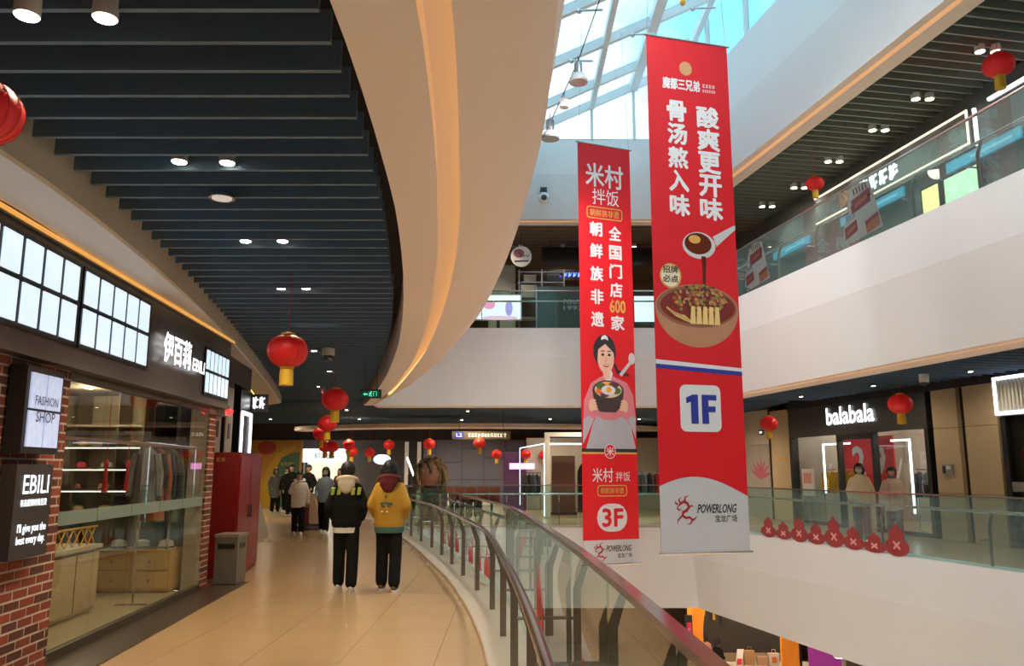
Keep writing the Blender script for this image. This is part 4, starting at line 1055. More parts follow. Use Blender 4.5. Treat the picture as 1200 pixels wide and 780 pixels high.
# skirt, sleeves, jacket
pl([(.34, 486), (.20, 505), (.08, 533), (.98, 533), (.90, 508), (.70, 486)], 1, 0)
pl([(.36, 450), (.18, 458), (.05, 478), (.03, 505), (.14, 503), (.30, 496), (.40, 500), (.62, 500), (.72, 496), (.90, 503), (.99, 498), (.95, 470), (.84, 456), (.62, 450), (.50, 446)], 0, 1)
pl([(.03, 500), (.14, 496), (.22, 500), (.08, 520), (.02, 528)], 1, 2); pl([(.99, 497), (.90, 495), (.84, 500), (.93, 512), (.98, 522)], 1, 2)
pl([(.40, 446), (.50, 462), (.58, 446), (.54, 440), (.44, 440)], 2, 2)
def plc(cx, cv, rx, rv, mi, d, n=20): mb.plate(M, [(Xu(cx) + Xu(rx) * math.cos(2 * PI * i / n), Yv(cv) + rv * k * math.sin(2 * PI * i / n)) for i in range(n)], .003 + d * .0012, .004 + d * .0012, mi)
plc(.44, 420, .21, 20, 3, 1); plc(.45, 408, .08, 7, 3, 1)
plc(.455, 427, .155, 19, 4, 4); pl([(.40, 440), (.51, 440), (.53, 452), (.41, 452)], 4, 3)
plc(.44, 406, .065, 5.2, 2, 5)
for a in (.40, .52): plc(a, 424, .028, 1.6, 3, 6); pl([(a - .035, 420.5), (a + .035, 420), (a + .035, 419), (a - .035, 419.3)], 3, 6)
pl([(.455, 424), (.475, 432), (.445, 432)], 5, 6); plc(.46, 436.5, .05, 2.2, 6, 6); plc(.46, 436, .04, .9, 2, 7)
pl([(.26, 420), (.32, 408), (.45, 405), (.58, 410), (.63, 424), (.585, 420), (.45, 411), (.32, 418), (.30, 432)], 3, 6)
pl([(.60, 436), (.66, 446), (.88, 448), (.88, 445), (.68, 441), (.63, 432)], 3, 2)
# stone bowl held in both hands
pl([(.20, 466), (.24, 484), (.34, 491), (.62, 491), (.74, 483), (.78, 466)], 7, 5); plc(.49, 466, .29, 12, 7, 6); plc(.49, 465, .25, 9.5, 8, 7)
for a, v, rx, rv, mi in ((.36, 461, .09, 4, 9), (.34, 467, .08, 4, 10), (.60, 459, .09, 3.5, 11), (.64, 466, .08, 4, 9), (.50, 459, .08, 3, 12), (.42, 471, .08, 3, 11)): plc(a, v, rx, rv, mi, 8)
plc(.49, 465.5, .13, 5.5, 2, 9); plc(.50, 465, .05, 3, 12, 10)
for sx in (.21, .77):
    for j in range(4): plc(sx + (.012 * j if sx < .5 else -.012 * j), 478 + j * 3.2, .05, 1.8, 4, 9)
    plc(sx - (.03 if sx < .5 else -.03), 484, .05, 7, 4, 7)
# spoon
pl([(.70, 446), (.90, 430), (.93, 433), (.74, 449)], 13, 5); plc(.94, 427, .06, 7, 13, 5)
o = mb.build('woman_print', [M_pink, M_skirt, M_pwhite, M_ink, M_skin_p, mat('print_blush', srgb(212, 160, 138)), mat('print_lips', srgb(190, 60, 60)), M_bowl, mat('print_rice', srgb(225, 205, 170)), M_green, mat('print_carrot', srgb(225, 120, 40)), M_purple, M_yolk, M_spoon], t); o['kind'] = 'stuff'
MB().plate(M, [(0, Yv(537)), (W, Yv(537)), (W, Yv(533)), (0, Yv(533))], .003, .0045).build('stripe', M_ink, t)
MB().plate(M, [(0, Yv(539)), (W, Yv(539)), (W, Yv(537)), (0, Yv(537))], .003, .0045).build('stripe', M_gold, t)
MB().plate(M, circ(Xu(.5), Yv(536), .15, .17, 22), .006, .016).build('seal', M_pwhite, t)
MB().plate(M, circ(Xu(.5), Yv(536), .135, .155, 22), .016, .0175).build('seal_face', M_red, t)
text(MB(), M, '米', Xu(.43), Xu(.57), Yv(541), Yv(531), .019, .02).build('seal_lettering', TX, t)
text(MB(), M, '米村', Xu(.18), Xu(.55), Yv(571), Yv(555), .003, .01).build('brand_name', TX, t)
text(MB(), M, '拌饭', Xu(.60), Xu(.86), Yv(570), Yv(559), .003, -.0).build('brand_name', TX, t)
badge_line(574, 587, .26, .80)
MB().plate(M, rrect(Xu(.25), Xu(.79), Yv(626), Yv(595), .30), .003, .004).build('floor_panel', M_pwhite, t)
text(MB(), M, '3F', Xu(.34), Xu(.72), Yv(621), Yv(600), .006, .05).build('floor_number', M_red, t)
MB().plate(M, [(0, Yv(661.5)), (W, Yv(661.5)), (W, Yv(635)), (0, Yv(635))], .003, .004).build('foot_panel', mat('print_pale', (.62, .63, .66), .55, var=.02), t)
mb = MB(); dragon(mb, M, Xu(.20), Yv(658), .40, .006, 0); mb.build('dragon_logo', M_drag, t)
text(MB(), M, 'POWERLONG', Xu(.40), Xu(.86), Yv(648), Yv(641), .006, .03, .35).build('logo_lettering', M_ink, t)
text(MB(), M, '宝龙广场', Xu(.60), Xu(.86), Yv(655), Yv(650), .006, .02).build('logo_lettering', M_ink, t)

# unseen lower-level lamps, added to brighten the soffits by bounce off the floor
k = 0
for x, y in ((-1.6, 3), (-1.7, 7), (-2.2, 11), (-3.2, 15), (9.3, 6), (8.6, 10), (7.7, 14), (6.9, 18), (-1.5, 24.8), (2.5, 24.8)):
    t = downlight('white', x, y, -2.3, 900, 'unseen added bounce lamp under the walkway edge, number %s round the hall' % ('one', 'two', 'three', 'four', 'five', 'six', 'seven', 'eight', 'nine', 'ten')[k], 'added lower hall bounce lamps', (1, .91, .80), 150, r=.12)
    k += 1
# ================================================================ PEOPLE
def remesh(mb, name, m, vox, parent, smooth_it=3):
    me = mb.mesh(name, m); o = link(bpy.data.objects.new(name, me))
    r = o.modifiers.new('r', 'REMESH'); r.mode = 'VOXEL'; r.voxel_size = vox; r.use_smooth_shade = True
    if smooth_it:
        s = o.modifiers.new('s', 'SMOOTH'); s.factor = .5; s.iterations = smooth_it
    dg = bpy.context.evaluated_depsgraph_get(); dg.update()
    new = bpy.data.meshes.new_from_object(o.evaluated_get(dg)); bpy.data.objects.remove(o)
    new.materials.clear()
    for x in (m if isinstance(m, (list, tuple)) else [m]): new.materials.append(x)
    for p in new.polygons: p.use_smooth = True; p.material_index = 0
    o = link(bpy.data.objects.new(name, new)); o.parent = parent
    return o
def part(mb, name, m, parent, smooth=True):
    o = link(bpy.data.objects.new(name, mb.mesh(name, m, smooth))); o.parent = parent; return o
def cap(mb, a, b, ra, rb, n=10):
    mb.tube([a, b], [ra, rb], n); mb.ell(a, ra, n, 6); mb.ell(b, rb, n, 6)
def loft(mb, rings, n=20):
    """rings: (z, rx, ry, cx, cy)"""
    b = len(mb.v)
    mb.ribbon([[(r[3] + r[1] * math.cos(2 * PI * k / n), r[4] + r[2] * math.sin(2 * PI * k / n), r[0]) for k in range(n)] for r in rings], 0, True)
    mb.f.append([b + k for k in range(n)][::-1]); mb.m.append(0); q = b + (len(rings) - 1) * n
    mb.f.append([q + k for k in range(n)]); mb.m.append(0)
M_skin = mat('skin', (.60, .38, .28), .5, var=.05); M_hair = mat('black_hair', (.012, .010, .010), .5, var=.3, scale=40, bump=.4)
M_eye = mat('eye_dark', (.01, .008, .008), .2); M_lip = mat('lips', (.45, .14, .13), .5); M_sole = mat('shoe_sole', (.7, .68, .64), .5)
ARM = {'down': ((.235, -.01, 1.13), (.25, .05, .88)), 'pocket': ((.245, -.05, 1.12), (.19, .10, .96)), 'front': ((.22, -.02, 1.12), (.07, .21, 1.10)), 'face': ((.22, .04, 1.16), (.06, .14, 1.42)), 'back': ((.24, -.08, 1.14), (.25, -.14, .90)), 'swing': ((.235, .06, 1.14), (.24, .2, .95))}
def hand(mb, w, d, side):
    w = Vector(w); d = Vector(d).normalized(); s = Vector((-side, .15, 0)); s = (s - d * s.dot(d)).normalized(); f = d.cross(s).normalized()
    mb.ell(w + d * .04, (.022 + .018 * abs(f.x), .022 + .018 * abs(f.y), .042), 8, 6)
    for i, (o, l) in enumerate(((-.027, .060), (-.009, .072), (.009, .068), (.026, .052))):
        b = w + d * .075 + f * o; k1 = b + d * l * .5 + s * .006; k2 = b + d * l * .85 + s * .022
        mb.tube([b - d * .01, k1, k2], [.0095, .0085, .0065], 6)
    b = w + d * .025 - f * .030; mb.tube([b, b + d * .028 - f * .018 + s * .01, b + d * .05 - f * .016 + s * .02], [.011, .010, .007], 6)
def person(label, x, y, rz, h, jk, tr, sh, arms=('down', 'down'), stride=.12, hair='short', z0=0., group=None, hem=.82, puff=0., mask=None, hood=None, head_turn=0., hcol=None, collar=None):
    t = T('person', label, 'person', (x, y, z0), rz, group)
    K = Matrix.Scale(h / 1.7, 4); t.matrix_basis = Matrix.Translation((x, y, z0)) @ Matrix.Rotation(rz, 4, 'Z') @ K
    ft = [(-.10, stride), (.10, -stride)]
    sho = {-1: Vector((-.150, 0, 1.365)), 1: Vector((.150, 0, 1.365))}
    pos = {}
    for sd, a in ((-1, arms[0]), (1, arms[1])):
        e, w_ = ARM[a]; pos[sd] = (Vector((e[0] * sd, e[1], e[2])), Vector((w_[0] * sd, w_[1], w_[2])))
    knees = [Vector((sx * .98, f * .55 + .03, .49)) for sx, f in ft]
    ank = [Vector((sx, f - .01, .085)) for sx, f in ft]
    # body
    b = MB()
    for i in range(2):
        hip = Vector((ft[i][0] * .85, 0, .90)); cap(b, hip, knees[i], .075, .052); cap(b, knees[i], ank[i], .05, .034)
        cap(b, ank[i], ank[i] + Vector((0, .13, -.05)), .036, .028)
    loft(b, [(.80, .10, .09, 0, 0), (.90, .15, .105, 0, 0), (1.06, .125, .09, 0, 0), (1.25, .15, .10, 0, 0), (1.38, .16, .085, 0, 0), (1.44, .07, .06, 0, 0)])
    cap(b, (0, -.01, 1.42), (0, .005, 1.52), .052, .048)
    b.ell((0, .005, 1.60), (.074, .092, .108), 16, 12); b.ell((0, .035, 1.545), (.052, .058, .055), 12, 8)
    b.ell((0, .098, 1.585), (.013, .022, .022), 8, 6)
    for sd in (-1, 1): b.ell((sd * .076, -.005, 1.59), (.012, .022, .034), 8, 6)
    for sd in (-1, 1):
        e, w_ = pos[sd]; cap(b, sho[sd], e, .05, .038); cap(b, e, w_, .036, .027)
    o = remesh(b, 'body', M_skin, .016, t, 2)
    hb = MB()
    for sd in (-1, 1):
        e, w_ = pos[sd]; hand(hb, w_, (w_ - e).normalized() * .8 + Vector((0, .1, -.3 if arms[0] != 'face' else .1)), sd)
    bm = bmesh.new(); bm.from_mesh(o.data); bm.from_mesh(hb.mesh('hands', M_skin, True)); bm.to_mesh(o.data); bm.free()
    for p in o.data.polygons: p.use_smooth = True
    # face
    for sd in (-1, 1):
        part(MB().ell((sd * .030, .088, 1.607), (.014, .010, .008), 8, 6), 'eye', M_eye, t)
        part(MB().ell((sd * .031, .090, 1.630), (.018, .006, .004), 8, 5), 'eyebrow', M_hair, t)
    if mask: part(MB().ell((0, .052, 1.560), (.060, .056, .048), 14, 9), 'face_mask', mask, t)
    else: part(MB().ell((0, .090, 1.545), (.022, .008, .007), 8, 5), 'mouth', M_lip, t)
    # hair
    hm = hcol or M_hair
    q = MB(); q.ell((0, -.020, 1.618), (.103, .116, .122), 20, 14)
    keep = [i for i, f in enumerate(q.f) if not (sum(q.v[v][1] for v in f) / len(f) > .030 and sum(q.v[v][2] for v in f) / len(f) < 1.652)]
    q.f = [q.f[i] for i in keep]; q.m = [0] * len(q.f)
    if hair in ('bob', 'long'):
        zb = 1.47 if hair == 'bob' else 1.33
        loft(q, [(zb, .065, .03, 0, -.085), (zb + .05, .108, .06, 0, -.075), (1.60, .114, .095, 0, -.04), (1.70, .08, .08, 0, -.02)], 16)
    if hair == 'tail': q.tube([(0, -.11, 1.66), (0, -.16, 1.60), (0, -.13, 1.42)], [.035, .035, .012], 8)
    part(q, 'hair', hm, t)
    # trousers
    b = MB()
    for i in range(2):
        hip = Vector((ft[i][0] * .82, 0, .92)); cap(b, hip, knees[i], .104, .088); cap(b, knees[i], ank[i] + Vector((0, 0, .03)), .086, .082)
    b.ell((0, 0, .93), (.165, .125, .10), 16, 9)
    remesh(b, 'trousers', tr, .022, t, 2)
    for i in range(2):
        a = ank[i]
        s_ = part(MB().ell(a + Vector((0, .055, -.035)), (.047, .135, .055), 14, 9), 'shoe', sh, t)
        part(MB().prism([(a.x + u, a.y + .055 + v) for u, v in circ(0, 0, .05, .14, 16)], a.z - .085, a.z - .06), 'sole', M_sole, s_, False)
    # jacket
    b = MB(); rings = []
    prof = [(hem, .195, .145), (hem + .06, .205, .155), (1.0, .205, .155), (1.15, .215, .16), (1.26, .205, .155), (1.35, .18, .135), (1.42, .125, .105), (1.475, .085, .085)]
    nz = 26
    for i in range(nz + 1):
        z = hem + (1.475 - hem) * i / nz
        for a, c in zip(prof, prof[1:]):
            if a[0] - 1e-6 <= z <= c[0] + 1e-6:
                f = (z - a[0]) / (c[0] - a[0]); rx, ry = a[1] + (c[1] - a[1]) * f, a[2] + (c[2] - a[2]) * f
        g = 1 + puff * (abs(math.sin((z - hem) * PI / .115)) - .4)
        rings.append((z, rx * g, ry * g, 0, 0))
    loft(b, rings, 24)
    for sd in (-1, 1):
        e, w_ = pos[sd]; cap(b, sho[sd] + Vector((-.01 * sd, 0, -.01)), e, .078, .070); cap(b, e, e.lerp(w_, .97), .068, .056)
    remesh(b, 'jacket', jk, .02, t, 2)
    if collar: part(MB().lathe([(.085, 1.42), (.092, 1.47), (.082, 1.52), (.07, 1.5)], (0, .0, 0), 18), 'collar', collar, t)
    if hood:
        b = MB(); b.tube([(.125 * math.cos(a_), -.035 + .115 * math.sin(a_), 1.475 - .035 * math.sin(a_)) for a_ in [2 * PI * i_ / 16 for i_ in range(17)]], .042, 8); b.ell((0, -.13, 1.42), (.125, .065, .095), 14, 9); b.ell((0, -.145, 1.36), (.085, .045, .07), 12, 7)
        remesh(b, 'hood', hood, .018, t, 3)
    return t
def cl(n, c, r=.8): return mat('cloth_' + n, c, r, var=.12, scale=20, bump=.25)
BLK = mat('cloth_black', (.009, .009, .010), .85, var=.12, scale=20, spec=.2, bump=.25); CRM = cl('cream', (.62, .54, .42)); WHT = cl('white', (.80, .78, .74)); MUS = cl('mustard', (.50, .27, .025)); MAR = cl('maroon', (.13, .012, .02)); TEA = cl('teal', (.06, .17, .14)); DEN = cl('denim', (.22, .30, .38)); BRN = cl('brown', (.16, .08, .04)); PNK = cl('pink', (.70, .30, .24)); GRY = cl('grey', (.14, .14, .15)); LIM = mat('lime_strip', (.35, .45, .05), .5, var=.3, scale=30); MSK = mat('mask_blue', (.55, .68, .74), .7)
t = person('person from behind in black padded jacket with cream hood and lime shoulder strips', -2.25, 11.3, .05, 1.68, BLK, BLK, WHT, ('pocket', 'pocket'), .10, 'short', hem=.84, puff=.05, hood=CRM)
for u in (-.185, -.10, .09, .17): part(MB().hexa([(u - .02, -.158, 1.28), (u + .025, -.158, 1.28), (u + .025, -.12, 1.29), (u - .02, -.12, 1.29), (u - .01, -.148, 1.37), (u + .035, -.148, 1.37), (u + .035, -.11, 1.38), (u - .01, -.11, 1.38)]), 'shoulder_strip', LIM, t, False)
b = MB(); loft(b, [(.77, .178, .132, 0, 0), (.88, .182, .135, 0, 0)], 20); part(b, 'shirt_hem', WHT, t)
t = person('person from behind in mustard jacket with maroon hood and teal hem', -1.67, 11.3, -.05, 1.70, MUS, BLK, BRN, ('pocket', 'pocket'), .07, 'bob', hem=.80, puff=.02, hood=MAR)
b = MB(); loft(b, [(.76, .192, .142, 0, 0), (.80, .205, .152, 0, 0), (.84, .203, .152, 0, 0)], 22); part(b, 'hem_band', TEA, t)
mb = MB()
for i in range(10): mb.ell((R.uniform(-.09, .08), -.165, R.uniform(1.1, 1.26)), (.018, .006, .014), 6, 4)
o = part(mb, 'embroidery', TEA, t); o['kind'] = 'stuff'
for u in (-.07, .0): part(MB().ell((u, -.166, 1.04), (.014, .008, .012), 8, 5), 'back_patch', WHT, t)
person('person in white padded jacket and black trousers walking towards the viewer', -5.31, 20.6, PI + .15, 1.54, WHT, BLK, WHT, ('down', 'face'), .10, 'short', hem=.74, puff=.06, hood=WHT)
person('person in pale denim jacket wearing a blue face mask', -4.80, 21.2, PI - .1, 1.64, DEN, BLK, WHT, ('down', 'pocket'), .14, 'long', hem=.80, mask=MSK)
person('person in long dark coat at the mural end of the far group', -9.05, 31.6, PI + .5, 1.66, GRY, BLK, BLK, ('down', 'pocket'), .05, 'long', hem=.55)
person('person in dark coat with pale scarf in the far group', -8.55, 31.3, PI - .3, 1.68, BLK, BLK, WHT, ('front', 'down'), .05, 'long', hem=.60, collar=WHT)
person('tall person in black coat behind the white jacket walker', -7.9, 29.5, PI, 1.76, BLK, BLK, BLK, ('pocket', 'down'), .08, 'short', hem=.7)
person('person in black jacket with bent arms before the bright shop', -7.0, 28.3, PI - .2, 1.74, BLK, GRY, BLK, ('pocket', 'front'), .10, 'short', hem=.8, puff=.05)
person('person in wine coat deep in the concourse by the bright shop', -6.8, 32.5, PI, 1.62, MAR, BLK, BLK, ('down', 'down'), .08, 'long', hem=.7)
person('person in brown coat beyond the denim jacket walker', -5.3, 27.0, .3, 1.66, BRN, BLK, BLK, ('down', 'pocket'), .10, 'long', hem=.62)
person('person in ochre coat seen between the two walkers', -4.0, 25.6, PI, 1.62, cl('ochre', (.25, .14, .03)), BLK, BRN, ('front', 'down'), .10, 'bob', hem=.6)
person('masked woman in cream coat walking along the side corridor', 7.72, 18.3, PI - .5, 1.72, cl('warm_cream', (.68, .56, .36)), GRY, WHT, ('down', 'pocket'), .10, 'bob', hem=.78, puff=.03, mask=MSK)
t = person('woman in cream coat with pink-edged front beside the masked woman', 8.30, 18.0, PI - .5, 1.64, cl('pale_cream', (.66, .55, .42)), GRY, WHT, ('front', 'down'), .10, 'tail', hem=.74, puff=.03, collar=GRY)
part(MB().box(.04, .09, .135, .17, .8, 1.35), 'front_edging', cl('blush', (.62, .33, .28)), t, False)
person('person in pink padded jacket on the lower level', 6.56, 29.0, -.3, 1.72, PNK, GRY, WHT, ('down', 'front'), .05, 'bob', z0=-F2F, hem=.8, puff=.06)
person('person in black coat bending over the lower-level counter', 6.86, 28.4, -1.0, 1.66, BLK, BLK, BLK, ('front', 'front'), .05, 'bob', z0=-F2F, hem=.6)
# ================================================================ SHOPS ACROSS THE ATRIUM, WALKWAY LEVEL
FS = Fr((8.35, 28.4), (10.58, 16.65))
ct = 3.6
tag(MB().fbox(FS, -6, 16, -4.2, -4.0, 0, ct + .4).build('wall_right', M_shell), 'back wall of the shops across the atrium', kind='structure')
M_pan = mat('beige_wall_panel', (.56, .44, .29), .3, var=.05, scale=1)
# pale wall with exit sign, pillar panel
tag(MB().fbox(FS, -4, 1.25, -.2, 0, 2.45, ct).fbox(FS, -4, -1.0, -.2, 0, 0, 2.45).build('wall_right_end', mat('pale_wall', (.55, .50, .44), .5)), 'pale end wall with exit sign', kind='structure')
pn = T('wall_panel', 'pale flower poster panel under the exit sign', 'panel', FS.p(.3, 0, 0))
fpiece('panel', mat('poster_pale', (.42, .38, .38), .4, var=.1), pn, FS, -1.0, 1.25, -.18, -.1, 0, 2.45)
mb = MB(); M = FS.mx(0, -.1, 0)
for i in range(7):
    a = .3 + i * .4; mb.plate(M, stroke([(.3, 1.3), (.3 + .4 * math.cos(a), 1.3 + .4 * math.sin(a)), (.3 + .75 * math.cos(a), 1.3 + .7 * math.sin(a))], [.05, .14, .01]), .002 + i * .0004, .004 + i * .0004)
o = mb.build('flower_print', mat('print_magenta', (.55, .12, .22), .5), pn); o['kind'] = 'stuff'
t = T('exit_sign', 'small illuminated exit arrow sign on the pale wall', 'sign', FS.p(.72, .02, 2.8))
fpiece('case', M_dark, t, FS, .58, .86, 0, .05, 2.76, 2.93)
MB().plate(FS.mx(.72, .05, 2.845), [(-.09, 0), (-.02, .05), (-.02, .02), (.09, .02), (.09, -.02), (-.02, -.02), (-.02, -.05)], .001, .004).build('arrow', M_letter, t)
t = T('wall_panel', 'narrow beige wall panel at the childrenswear shop edge', 'panel', FS.p(2.2, 0, 0))
fpiece('panel', M_pan, t, FS, 1.35, 2.55, -.1, .03, 0, 3.5); fpiece('edge', M_black, t, FS, 1.25, 1.35, -.1, .05, 0, ct); fpiece('plaque', M_gold, t, FS, 1.8, 2.3, .03, .04, 1.9, 1.98)
# childrenswear shop front
s1 = T('childrenswear_shop_front', 'black shop front with glowing balabala letters', 'shop front', FS.p(5.8, 0, 0))
MB().fbox(FS, 2.6, 9.0, -.15, .08, 2.58, ct).build('sign_board', mat('board_charcoal', (.05, .052, .056), .4), s1)
for a in (2.6, 8.88): fpiece('jamb', M_black, s1, FS, a, a + .14, -.15, .08, 0, 2.58)
text(MB(), FS.mx(0, .08, 0), 'balabala', 4.82, 7.06, 2.86, 3.36, .04, .035).build('sign_letters', M_letter, s1)
for a, b in ((2.75, 5.15), (6.85, 8.86)): fpiece('window_pane', M_glass_shop, s1, FS, a, b, -.05, -.035, .1, 2.56)
for a in (5.15, 6.75): fpiece('door_post', M_black, s1, FS, a, a + .1, -.1, .06, 0, 2.58)
fpiece('door_head', M_black, s1, FS, 5.2, 6.8, -.1, .06, 2.42, 2.58)
fpiece('sill', M_black, s1, FS, 2.75, 5.15, -.08, .04, 0, .1); fpiece('sill', M_black, s1, FS, 6.85, 8.86, -.08, .04, 0, .1)
# sale poster with big numerals inside
t = T('sale_poster', 'big red sale poster with white numerals behind the shop door', 'poster', FS.p(6, -1.2, 0))
fpiece('board', mat('poster_red', (.55, .03, .04), .5, emit=.10), t, FS, 3.4, 5.9, -1.25, -1.2, .9, 2.55)
for n_, a, b in (('2', 3.95, 4.6), ('9', 4.95, 5.55)): text(MB(), FS.mx(0, -1.2, 0), n_, a, b, 1.35, 2.3, .006, .05).build('numeral', M_pwhite, t)
lf = T('arch_light', 'white light strip arch inside the childrenswear window', 'light', FS.p(4.2, -.4, 0))
MB().fbox(FS, 3.7, 5.1, -.42, -.38, 2.32, 2.37).fbox(FS, 3.7, 3.75, -.42, -.38, .9, 2.32).build('strip', M_white_led, lf)
lf = T('bracket_light', 'white light strip bracket at the other childrenswear window', 'light', FS.p(7.4, -.4, 0))
MB().fbox(FS, 6.95, 7.7, -.42, -.38, 2.33, 2.38).fbox(FS, 7.65, 7.7, -.42, -.38, .5, 2.33).build('strip', M_white_led, lf)
KC = [(.62, .42, .04), (.55, .36, .03), (.5, .05, .05), (.05, .05, .07), (.6, .55, .5), (.1, .15, .2)]
def rail_clothes(F, a0, a1, o, z, h, idx, lab, n):
    r = T('clothes_rail', 'low steel clothes rail ' + lab, 'rack', F.p((a0 + a1) / 2, o, 0))
    for a in (a0, a1): MB().tube([F.p(a, o, .0), F.p(a, o, z)], .015, 6).build('upright', M_steel, r); MB().tube([F.p(a, o - .2, .015), F.p(a, o + .2, .015)], .015, 6).build('foot', M_steel, r)
    MB().tube([F.p(a0, o, z - .02), F.p(a1, o, z - .02)], .015, 6).build('rail', M_steel, r)
    for k in range(n):
        c = KC[idx[k % len(idx)]]; cn = ('golden', 'amber', 'red', 'black', 'ivory', 'slate')[idx[k % len(idx)]]
        garment(F.p(a0 + .12 + (a1 - a0 - .24) * k / max(1, n - 1), o, z - .02), F.n + F.e * .4, h, mat('kids_' + cn, c, .8, var=.15, scale=18), .34, None, 'hanging_garment', '%s garment %s, %s along' % (cn, lab, ('first', 'second', 'third', 'fourth', 'fifth', 'sixth', 'seventh', 'eighth')[k]), 'garments ' + lab)
rail_clothes(FS, 3.0, 5.0, -.8, 1.62, .7, (0, 1, 0, 1, 0), 'in the childrenswear window by the wall panel', 6)
rail_clothes(FS, 7.3, 8.8, -.8, 1.62, .7, (3, 5, 2, 3), 'in the childrenswear window by the tall panels', 5)
t = T('notice_stand', 'white poster stand before the childrenswear window', 'sign stand', FS.p(4.3, .5, 0))
MB().tube([FS.p(4.3, .5, .02), FS.p(4.3, .5, .9)], .02, 6).build('pole', M_steel, t); fpiece('board', M_pwhite, t, FS, 4.0, 4.6, .48, .52, .85, 1.62); fpiece('foot', M_steel, t, FS, 4.1, 4.5, .35, .65, 0, .02)
fpiece('print', M_stk2, t, FS, 4.08, 4.52, .52, .524, 1.2, 1.5)
for s_ in (4, 7.8):
    tt = T('ceiling_downlight', 'childrenswear shop lamp %s' % ('by the golden clothes' if s_ == 4 else 'by the dark clothes'), 'light', FS.p(s_, -2.2, 3.3), 0, 'childrenswear lamps')
    MB().lathe([(.06, 0), (.06, .05)], FS.p(s_, -2.2, 3.3), 10).build('lens', M_warm, tt); lamp('bulb', 'POINT', FS.p(s_, -2.0, 3.1), 60, (1, .88, .72), .1, parent=tt)
tag(MB().fbox(FS, 2.6, 9.0, -4, -.1, ct, ct + .08).fbox(FS, 2.5, 2.6, -4, -.1, 0, ct).fbox(FS, 9.0, 9.1, -4, -.1, 0, ct).build('wall_right_shop', mat('shop_inner', (.4, .37, .33), .6)), kind='structure')
# tall beige panels
for k, (a, b) in enumerate(((9.15, 9.97), (10.19, 11.15))):
    t = T('wall_panel', ('tall beige wall panel next to the childrenswear shop', 'wide beige wall panel beside the ribbed lit sign')[k], 'panel', FS.p((a + b) / 2, 0, 0), 0, 'tall beige panels')
    for z0, z1 in ((0, 1.05), (1.06, 2.55), (2.56, 3.45)): fpiece('panel', M_pan, t, FS, a, b, -.1, .03, z0, z1)
tag(MB().fbox(FS, 9.0, 16, -.2, -.08, 0, ct).fbox(FS, 2.6, 16, -.2, .1, 3.45, ct + .2).build('wall_right_panels', M_black), kind='structure')
t = T('wall_telephone', 'grey wall box on the tall beige panel', 'box', FS.p(9.55, .03, 1.5)); fpiece('case', mat('box_grey', (.3, .3, .29), .4), t, FS, 9.4, 9.72, .03, .08, 1.48, 1.72); fpiece('handset', M_dark, t, FS, 9.44, 9.5, .08, .11, 1.52, 1.68); MB().fbox(FS, 9.54, 9.68, .08, .09, 1.6, 1.69).build('plate', M_white, t)
t = T('ribbed_sign', 'ribbed pale sign box edged with white light', 'sign', FS.p(12.2, .1, 2.7))
MB().fbox(FS, 11.25, 14, -.1, .12, 2.72, 3.55).build('case', mat('ribbed_base', (.45, .45, .45), .4), t)
for k in range(26): fpiece('rib', mat('ribbed_rib', (.7, .7, .7), .35), t, FS, 11.34 + k * .1, 11.40 + k * .1, .12, .15, 2.82, 3.47)
MB().fbox(FS, 11.25, 14, .12, .16, 3.48, 3.54).fbox(FS, 11.25, 14, .12, .16, 2.74, 2.80).fbox(FS, 11.25, 11.31, .12, .16, 2.8, 3.48).build('light_edge', M_white_led, t)
t = T('shop_door', 'black framed glass shop door under the ribbed sign', 'door', FS.p(12.2, 0, 0))
for a in (11.25, 12.1, 13.5): fpiece('frame', M_black, t, FS, a, a + .14, -.1, .06, 0, 2.7)
fpiece('pane', M_glass_shop, t, FS, 11.39, 12.1, -.03, -.01, .05, 2.7); fpiece('pane', M_glass_shop, t, FS, 12.24, 13.5, -.03, -.01, .05, 2.7)
fpiece('poster', mat('door_poster', (.45, .47, .55), .4, emit=.2), t, FS, 11.75, 13.4, -.3, -.25, .9, 2.65)
t = T('notice_plate', 'small grey notice on the black shop door frame', 'sign', FS.p(11.5, .06, 1.2)); fpiece('plate', M_steel, t, FS, 11.45, 12.0, .07, .09, 1.15, 1.35);
t = T('dome_camera', 'white camera under the corridor ceiling near the ribbed sign', 'camera', FS.p(11.0, 1.6, 3.4)); q = FS.p(11.0, 1.6, 3.36)
MB().lathe([(.09, .08), (.10, .1), (.10, .26)], q, 12).build('housing', M_white, t, True); MB().ell((q.x, q.y, q.z + .07), .075, 10, 6).build('dome', M_dark, t, True)

# ================================================================ UPPER GALLERY SHOPS
FU = Fr((FR3.p(25.46, 3.3, 0).x, FR3.p(25.46, 3.3, 0).y), (FR3.p(0, 3.3, 0).x, FR3.p(0, 3.3, 0).y))
Z3 = F2F
tag(MB().fbox(FU, -8, 30, -.3, -.1, Z3, Z3 + 3.7).build('wall_gallery', mat('gallery_dark', (.11, .125, .125), .4)), 'dark shop wall of the upper gallery', kind='structure')
s1 = T('gallery_shop_front', 'upper gallery shop outlined with a warm light frame', 'shop front', FU.p(10, 0, Z3))
M_fr = mat('peach_led', (1, .72, .5), emit=1.3)
MB().fbox(FU, 6.4, 12.0, -.05, .1, 8.2, 8.9).build('sign_board', mat('sign_slate', (.10, .12, .12), .4), s1)
MB().fbox(FU, 6.4, 12.1, .1, .13, 8.88, 8.915).fbox(FU, 6.4, 12.1, .1, .13, 8.18, 8.21).fbox(FU, 12.06, 12.1, .1, .13, 8.21, 8.88).build('light_frame', M_fr, s1)
glyphs(MB(), FU.mx(0, .1, 0), 8.4, 9.9, 8.30, 8.68, 4, .02, .2).build('sign_letters', M_letter, s1)['kind'] = 'stuff'
